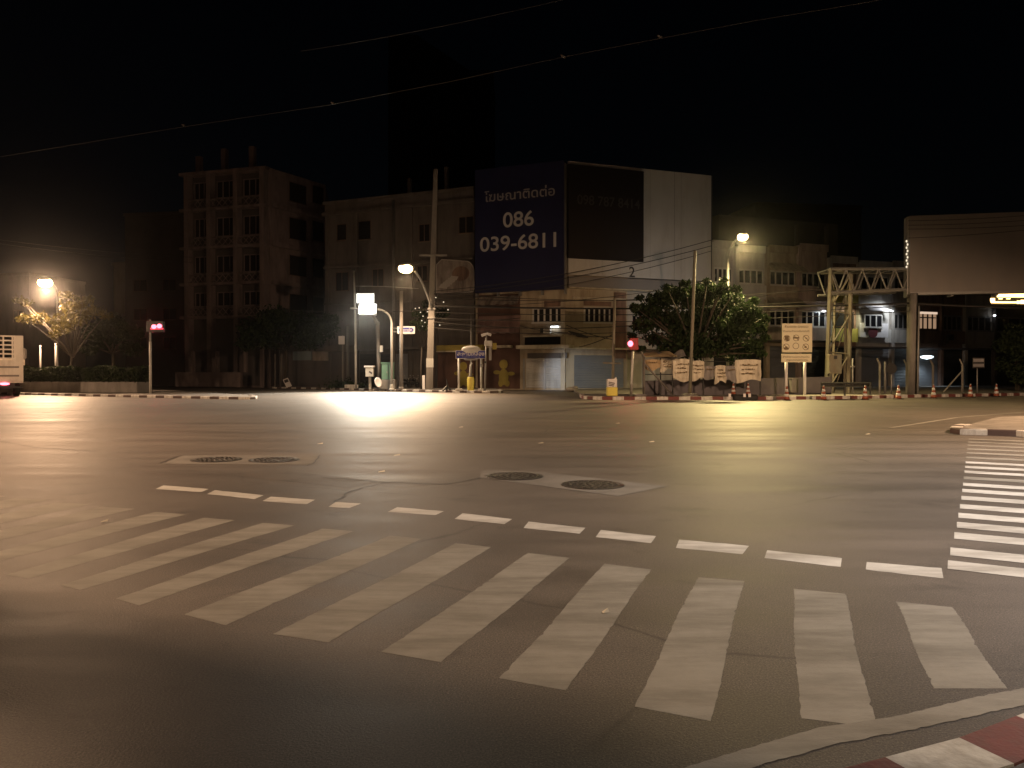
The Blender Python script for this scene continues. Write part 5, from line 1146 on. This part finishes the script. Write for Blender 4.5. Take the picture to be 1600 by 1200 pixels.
# low shrub on the left corner
rng = random.Random(8); b_ = MB(); c0 = on(541, 74.5, .14); pts = [(c0.x + rng.gauss(0, .9), c0.y + rng.gauss(0, .4), .14 + abs(rng.gauss(0, .35))) for _ in range(900)]; leaves(b_, pts, .14, rng)
t = thing("shrub", "low spreading shrub at the foot of the square-sign post", "shrub", c0); b_.build("foliage", M['leaf'], t); MB().tube([c0, c0 + Vector((0, 0, .5))], .05, 6).build("stem", M['bark'], t)

# ================================================================== truck at the left edge
corner = Vector(((36.5 - 800) / F * 53.5, 53.5, 0)); hd = math.atan2(corner.x, corner.y) * -1 + R(3.5)   # heading, turned left of straight ahead
T = Matrix.Translation(corner) @ Matrix.Rotation(hd, 4, 'Z')      # local: -x to the left, +y forwards
t = thing("cargo_truck", "cream stake-sided cargo truck seen from behind at the left edge, tail lamps lit", "truck", corner)
W, Lb = 2.3, 4.6; z0, z1, z2 = 1.05, 2.5, 4.15
bd = MB(T); bd.box(-W, 0, 0, Lb, z0 - .12, z0); bd.box(-W, 0, -.05, .0, z0, z1); bd.box(-W, -W + .06, 0, Lb, z0, z1); bd.box(-.06, 0, 0, Lb, z0, z1); bd.box(-W, 0, Lb - .06, Lb, z0, z1); bd.build("cargo_bed", M['truck_white'], t)
bands = MB(T)
for z in (1.42, 2.02): bands.box(-W + .02, -.25, -.062, -.05, z - .06, z + .06)
bands.build("tailgate_band", M['truck_band'], t)
ra = MB(T)
for k in range(6):
    z = z1 + .12 + k * (z2 - z1 - .12) / 5; ra.box(-W, 0, -.05, 0, z - .05, z + .05); ra.box(-.05, 0, 0, Lb, z - .05, z + .05); ra.box(-W, -W + .05, 0, Lb, z - .05, z + .05)
for x in (-W + .05, -W / 2, -.62): ra.box(x - .05, x + .05, -.055, .0, z1, z2)
ra.box(-.55, .01, -.06, .02, z1, z2 + .05)
for k in range(6): y = Lb * k / 5; ra.box(-.06, .01, y, y + .08, z1, z2); ra.box(-W - .01, -W + .06, y, y + .08, z1, z2)
ra.build("stake_rail", M['truck_white'], t)
cb = MB(T); cb.prism([(0, 0)] * 3, 0, 0) if False else None
cb.box(-W + .1, -.1, Lb + .25, Lb + 1.9, .7, 2.75); cb.build("cab", M['truck_white'], t, bevel=.12)
MB(T).box(-W + .25, -.25, Lb + .2, Lb + .252, 1.7, 2.5).build("rear_window", M['glass'], t)
MB(T).box(-W + .5, -.5, -.02, Lb + 1.7, .62, .92).build("chassis", M['dark'], t); MB(T).box(-W + .1, -.05, -.12, -.03, .55, .7).build("bumper", M['dark'], t, bevel=.02)
for (x, y, wdt) in ((-.35, 1.2, .42), (-W + .35, 1.2, .42), (-.25, Lb + 1.1, .25), (-W + .25, Lb + 1.1, .25)):
    Tw = T @ Matrix.Translation((x - wdt / 2, y, .45)) @ Matrix.Rotation(R(90), 4, 'Y'); wh = MB(Tw); wh.lathe((0, 0, 0), [(.36, 0), (.45, .05), (.45, wdt - .05), (.36, wdt)], 20); wo = wh.build("wheel", M['rubber'], t, smooth=True); MB(Tw).lathe((0, 0, -.005), [(.26, 0), (.26, wdt + .01)], 16).build("rim", M['steel'], wo)
for x in (-.95, -W + .5): lm = MB(T); lm.ell((x - (.15 if x > -1.2 else -.15), -.1, .86), .3, .05, .09); lm.build("tail_lamp", M['glow_tail'], t, smooth=True)
MB(T).tube([(.0, Lb + .9, 2.0), (.3, Lb + .9, 2.3)], .025, 6).box(.2, .44, Lb + .85, Lb + .95, 2.2, 2.75).build("side_mirror", M['truck_white'], t)
MB(T).box(-.25, .22, -.02, .35, 2.55, 3.35).build("rolled_sheet", M['truck_white'], t, bevel=.12)
tlp = T @ Vector((-1, -.5, .8)); spot("tail_lamp_light", tlp, tlp + Vector((.5, -1, -.7)), 40, (1, .1, .15), 150, .7, .1)

# ================================================================== overhead cables
def cable(a, b, sag, r, m='wire', lab=None, group="thin overhead cables", n=18, extra=None):
    pts = [a.lerp(b, i / n) - Vector((0, 0, sag * 4 * (i / n) * (1 - i / n))) for i in range(n + 1)]
    o = MB().tube(pts, r, 5).build("overhead_cable", M[m]); return tag(o, lab or "thin dark overhead cable strung between the utility poles", "cable", group)
long = thing("overhead_cable", "long pale cable rising rightwards across the black sky with small clips", "cable", at(800, 105, 36))
pts = [at(x, y, Y) for x, y, Y in ((-80, 260, 48), (0, 245, 46), (140, 222, 43), (287, 198, 40), (400, 181, 38), (520, 163, 36), (700, 128, 33), (880, 89, 31), (1030, 60, 29), (1180, 32, 27), (1340, 6, 25), (1500, -24, 23))]
MB().tube(pts, .014, 5).build("cable", M['wire_pale'], long, smooth=True)
for (x, y, Y) in ((287, 196, 40), (520, 161, 36), (880, 88, 31), (1031, 57, 29)): c = at(x, y, Y); MB(Matrix.Translation(c) @ Matrix.Rotation(R(30), 4, 'Y')).ell((0, 0, 0), .12, .06, .05).build("clip", M['concrete'], long, smooth=True)
cable(at(470, 80, 40), at(1000, -30, 32), .2, .014, 'wire_pale', "faint upper cable crossing the black sky above the long pale one", None)
P1 = lambda y, d=0: at(678 + d, y, 66.5)
for (y0, x1, y1, Y1, sag, r) in [(455, 1112, 375, 68, .6, .03), (460, 1112, 384, 68, .6, .03), (470, 1112, 392, 68, .7, .025), (458, 1200, 462, 62, .5, .03), (466, 1290, 452, 60, .5, .03), (474, 1290, 470, 58, .5, .025), (488, 1425, 478, 54, .4, .03), (497, 1425, 486, 54, .5, .03), (503, 1000, 508, 62, .4, .04), (512, 985, 519, 60, .3, .03), (478, 1110, 440, 66, .6, .025)]:
    cable(P1(y0), at(x1, y1, Y1), sag, r)
cable(P1(478), at(1425, 474, 54), .3, .075, 'wire', "thick black bundled cable crossing the corner shophouse and the truss", None)
cable(at(1425, 474, 54), at(1720, 482, 52), .1, .075, 'wire', "thick black bundled cable running right from the thick pole", None)
for (x0, y0, Y0, x1, y1, Y1) in [(812, 509, 69, 888, 520, 69), (885, 508, 69, 960, 531, 66), (888, 522, 69, 962, 525, 66), (905, 542, 68, 962, 520, 66), (690, 500, 66, 812, 497, 69), (690, 507, 66, 812, 512, 69)]:
    cable(at(x0, y0, Y0), at(x1, y1, Y1), .15, .035)
cp = MB().tube([RW.M @ Vector((.2, -.3, RW.pt(890, 518)[1])), RW.M @ Vector((1.2, -.4, RW.pt(900, 524)[1])), RW.M @ Vector((2.2, -.3, RW.pt(908, 527)[1]))], [.05, .2, .07], 7); tag(cp.build("cable_joint", M['dark'], smooth=True), "black sagging cable joint hung at the corner of the beige shophouse", "cable joint")
for (y0, y1) in ((345, 332), (352, 340), (358, 349), (372, 352)): cable(at(1419, y0, 52), at(1720, y1 - 6, 48), .15, .02)
for (x0, y0, Y0, x1, y1, Y1) in [(440, 484, 72, 572, 482, 68), (0, 375, 70, 300, 402, 84), (0, 381, 70, 300, 410, 84), (552, 482, 68, 668, 484, 67)]: cable(at(x0, y0, Y0), at(x1, y1, Y1), .2, .025)

# ================================================================== thin haze added to give the lamps halos
hz = MB().box(-140, 140, -40, 300, -1, 60).build("haze", None or mat("air", (1, 1, 1))); tag(hz, None, None, None, 'stuff')
hm = bpy.data.materials.new("halo_haze"); hm.use_nodes = True; hn = hm.node_tree; hn.nodes.remove(hn.nodes["Principled BSDF"])
pv = hn.nodes.new("ShaderNodeVolumePrincipled"); pv.inputs['Color'].default_value = (0.95, 0.95, 0.95, 1); pv.inputs['Density'].default_value = 0.00015; pv.inputs['Anisotropy'].default_value = 0.965
hn.links.new(pv.outputs[0], hn.nodes["Material Output"].inputs['Volume']); hz.data.materials.clear(); hz.data.materials.append(hm)
S.cycles.volume_step_rate = 4; S.cycles.volume_bounces = 0
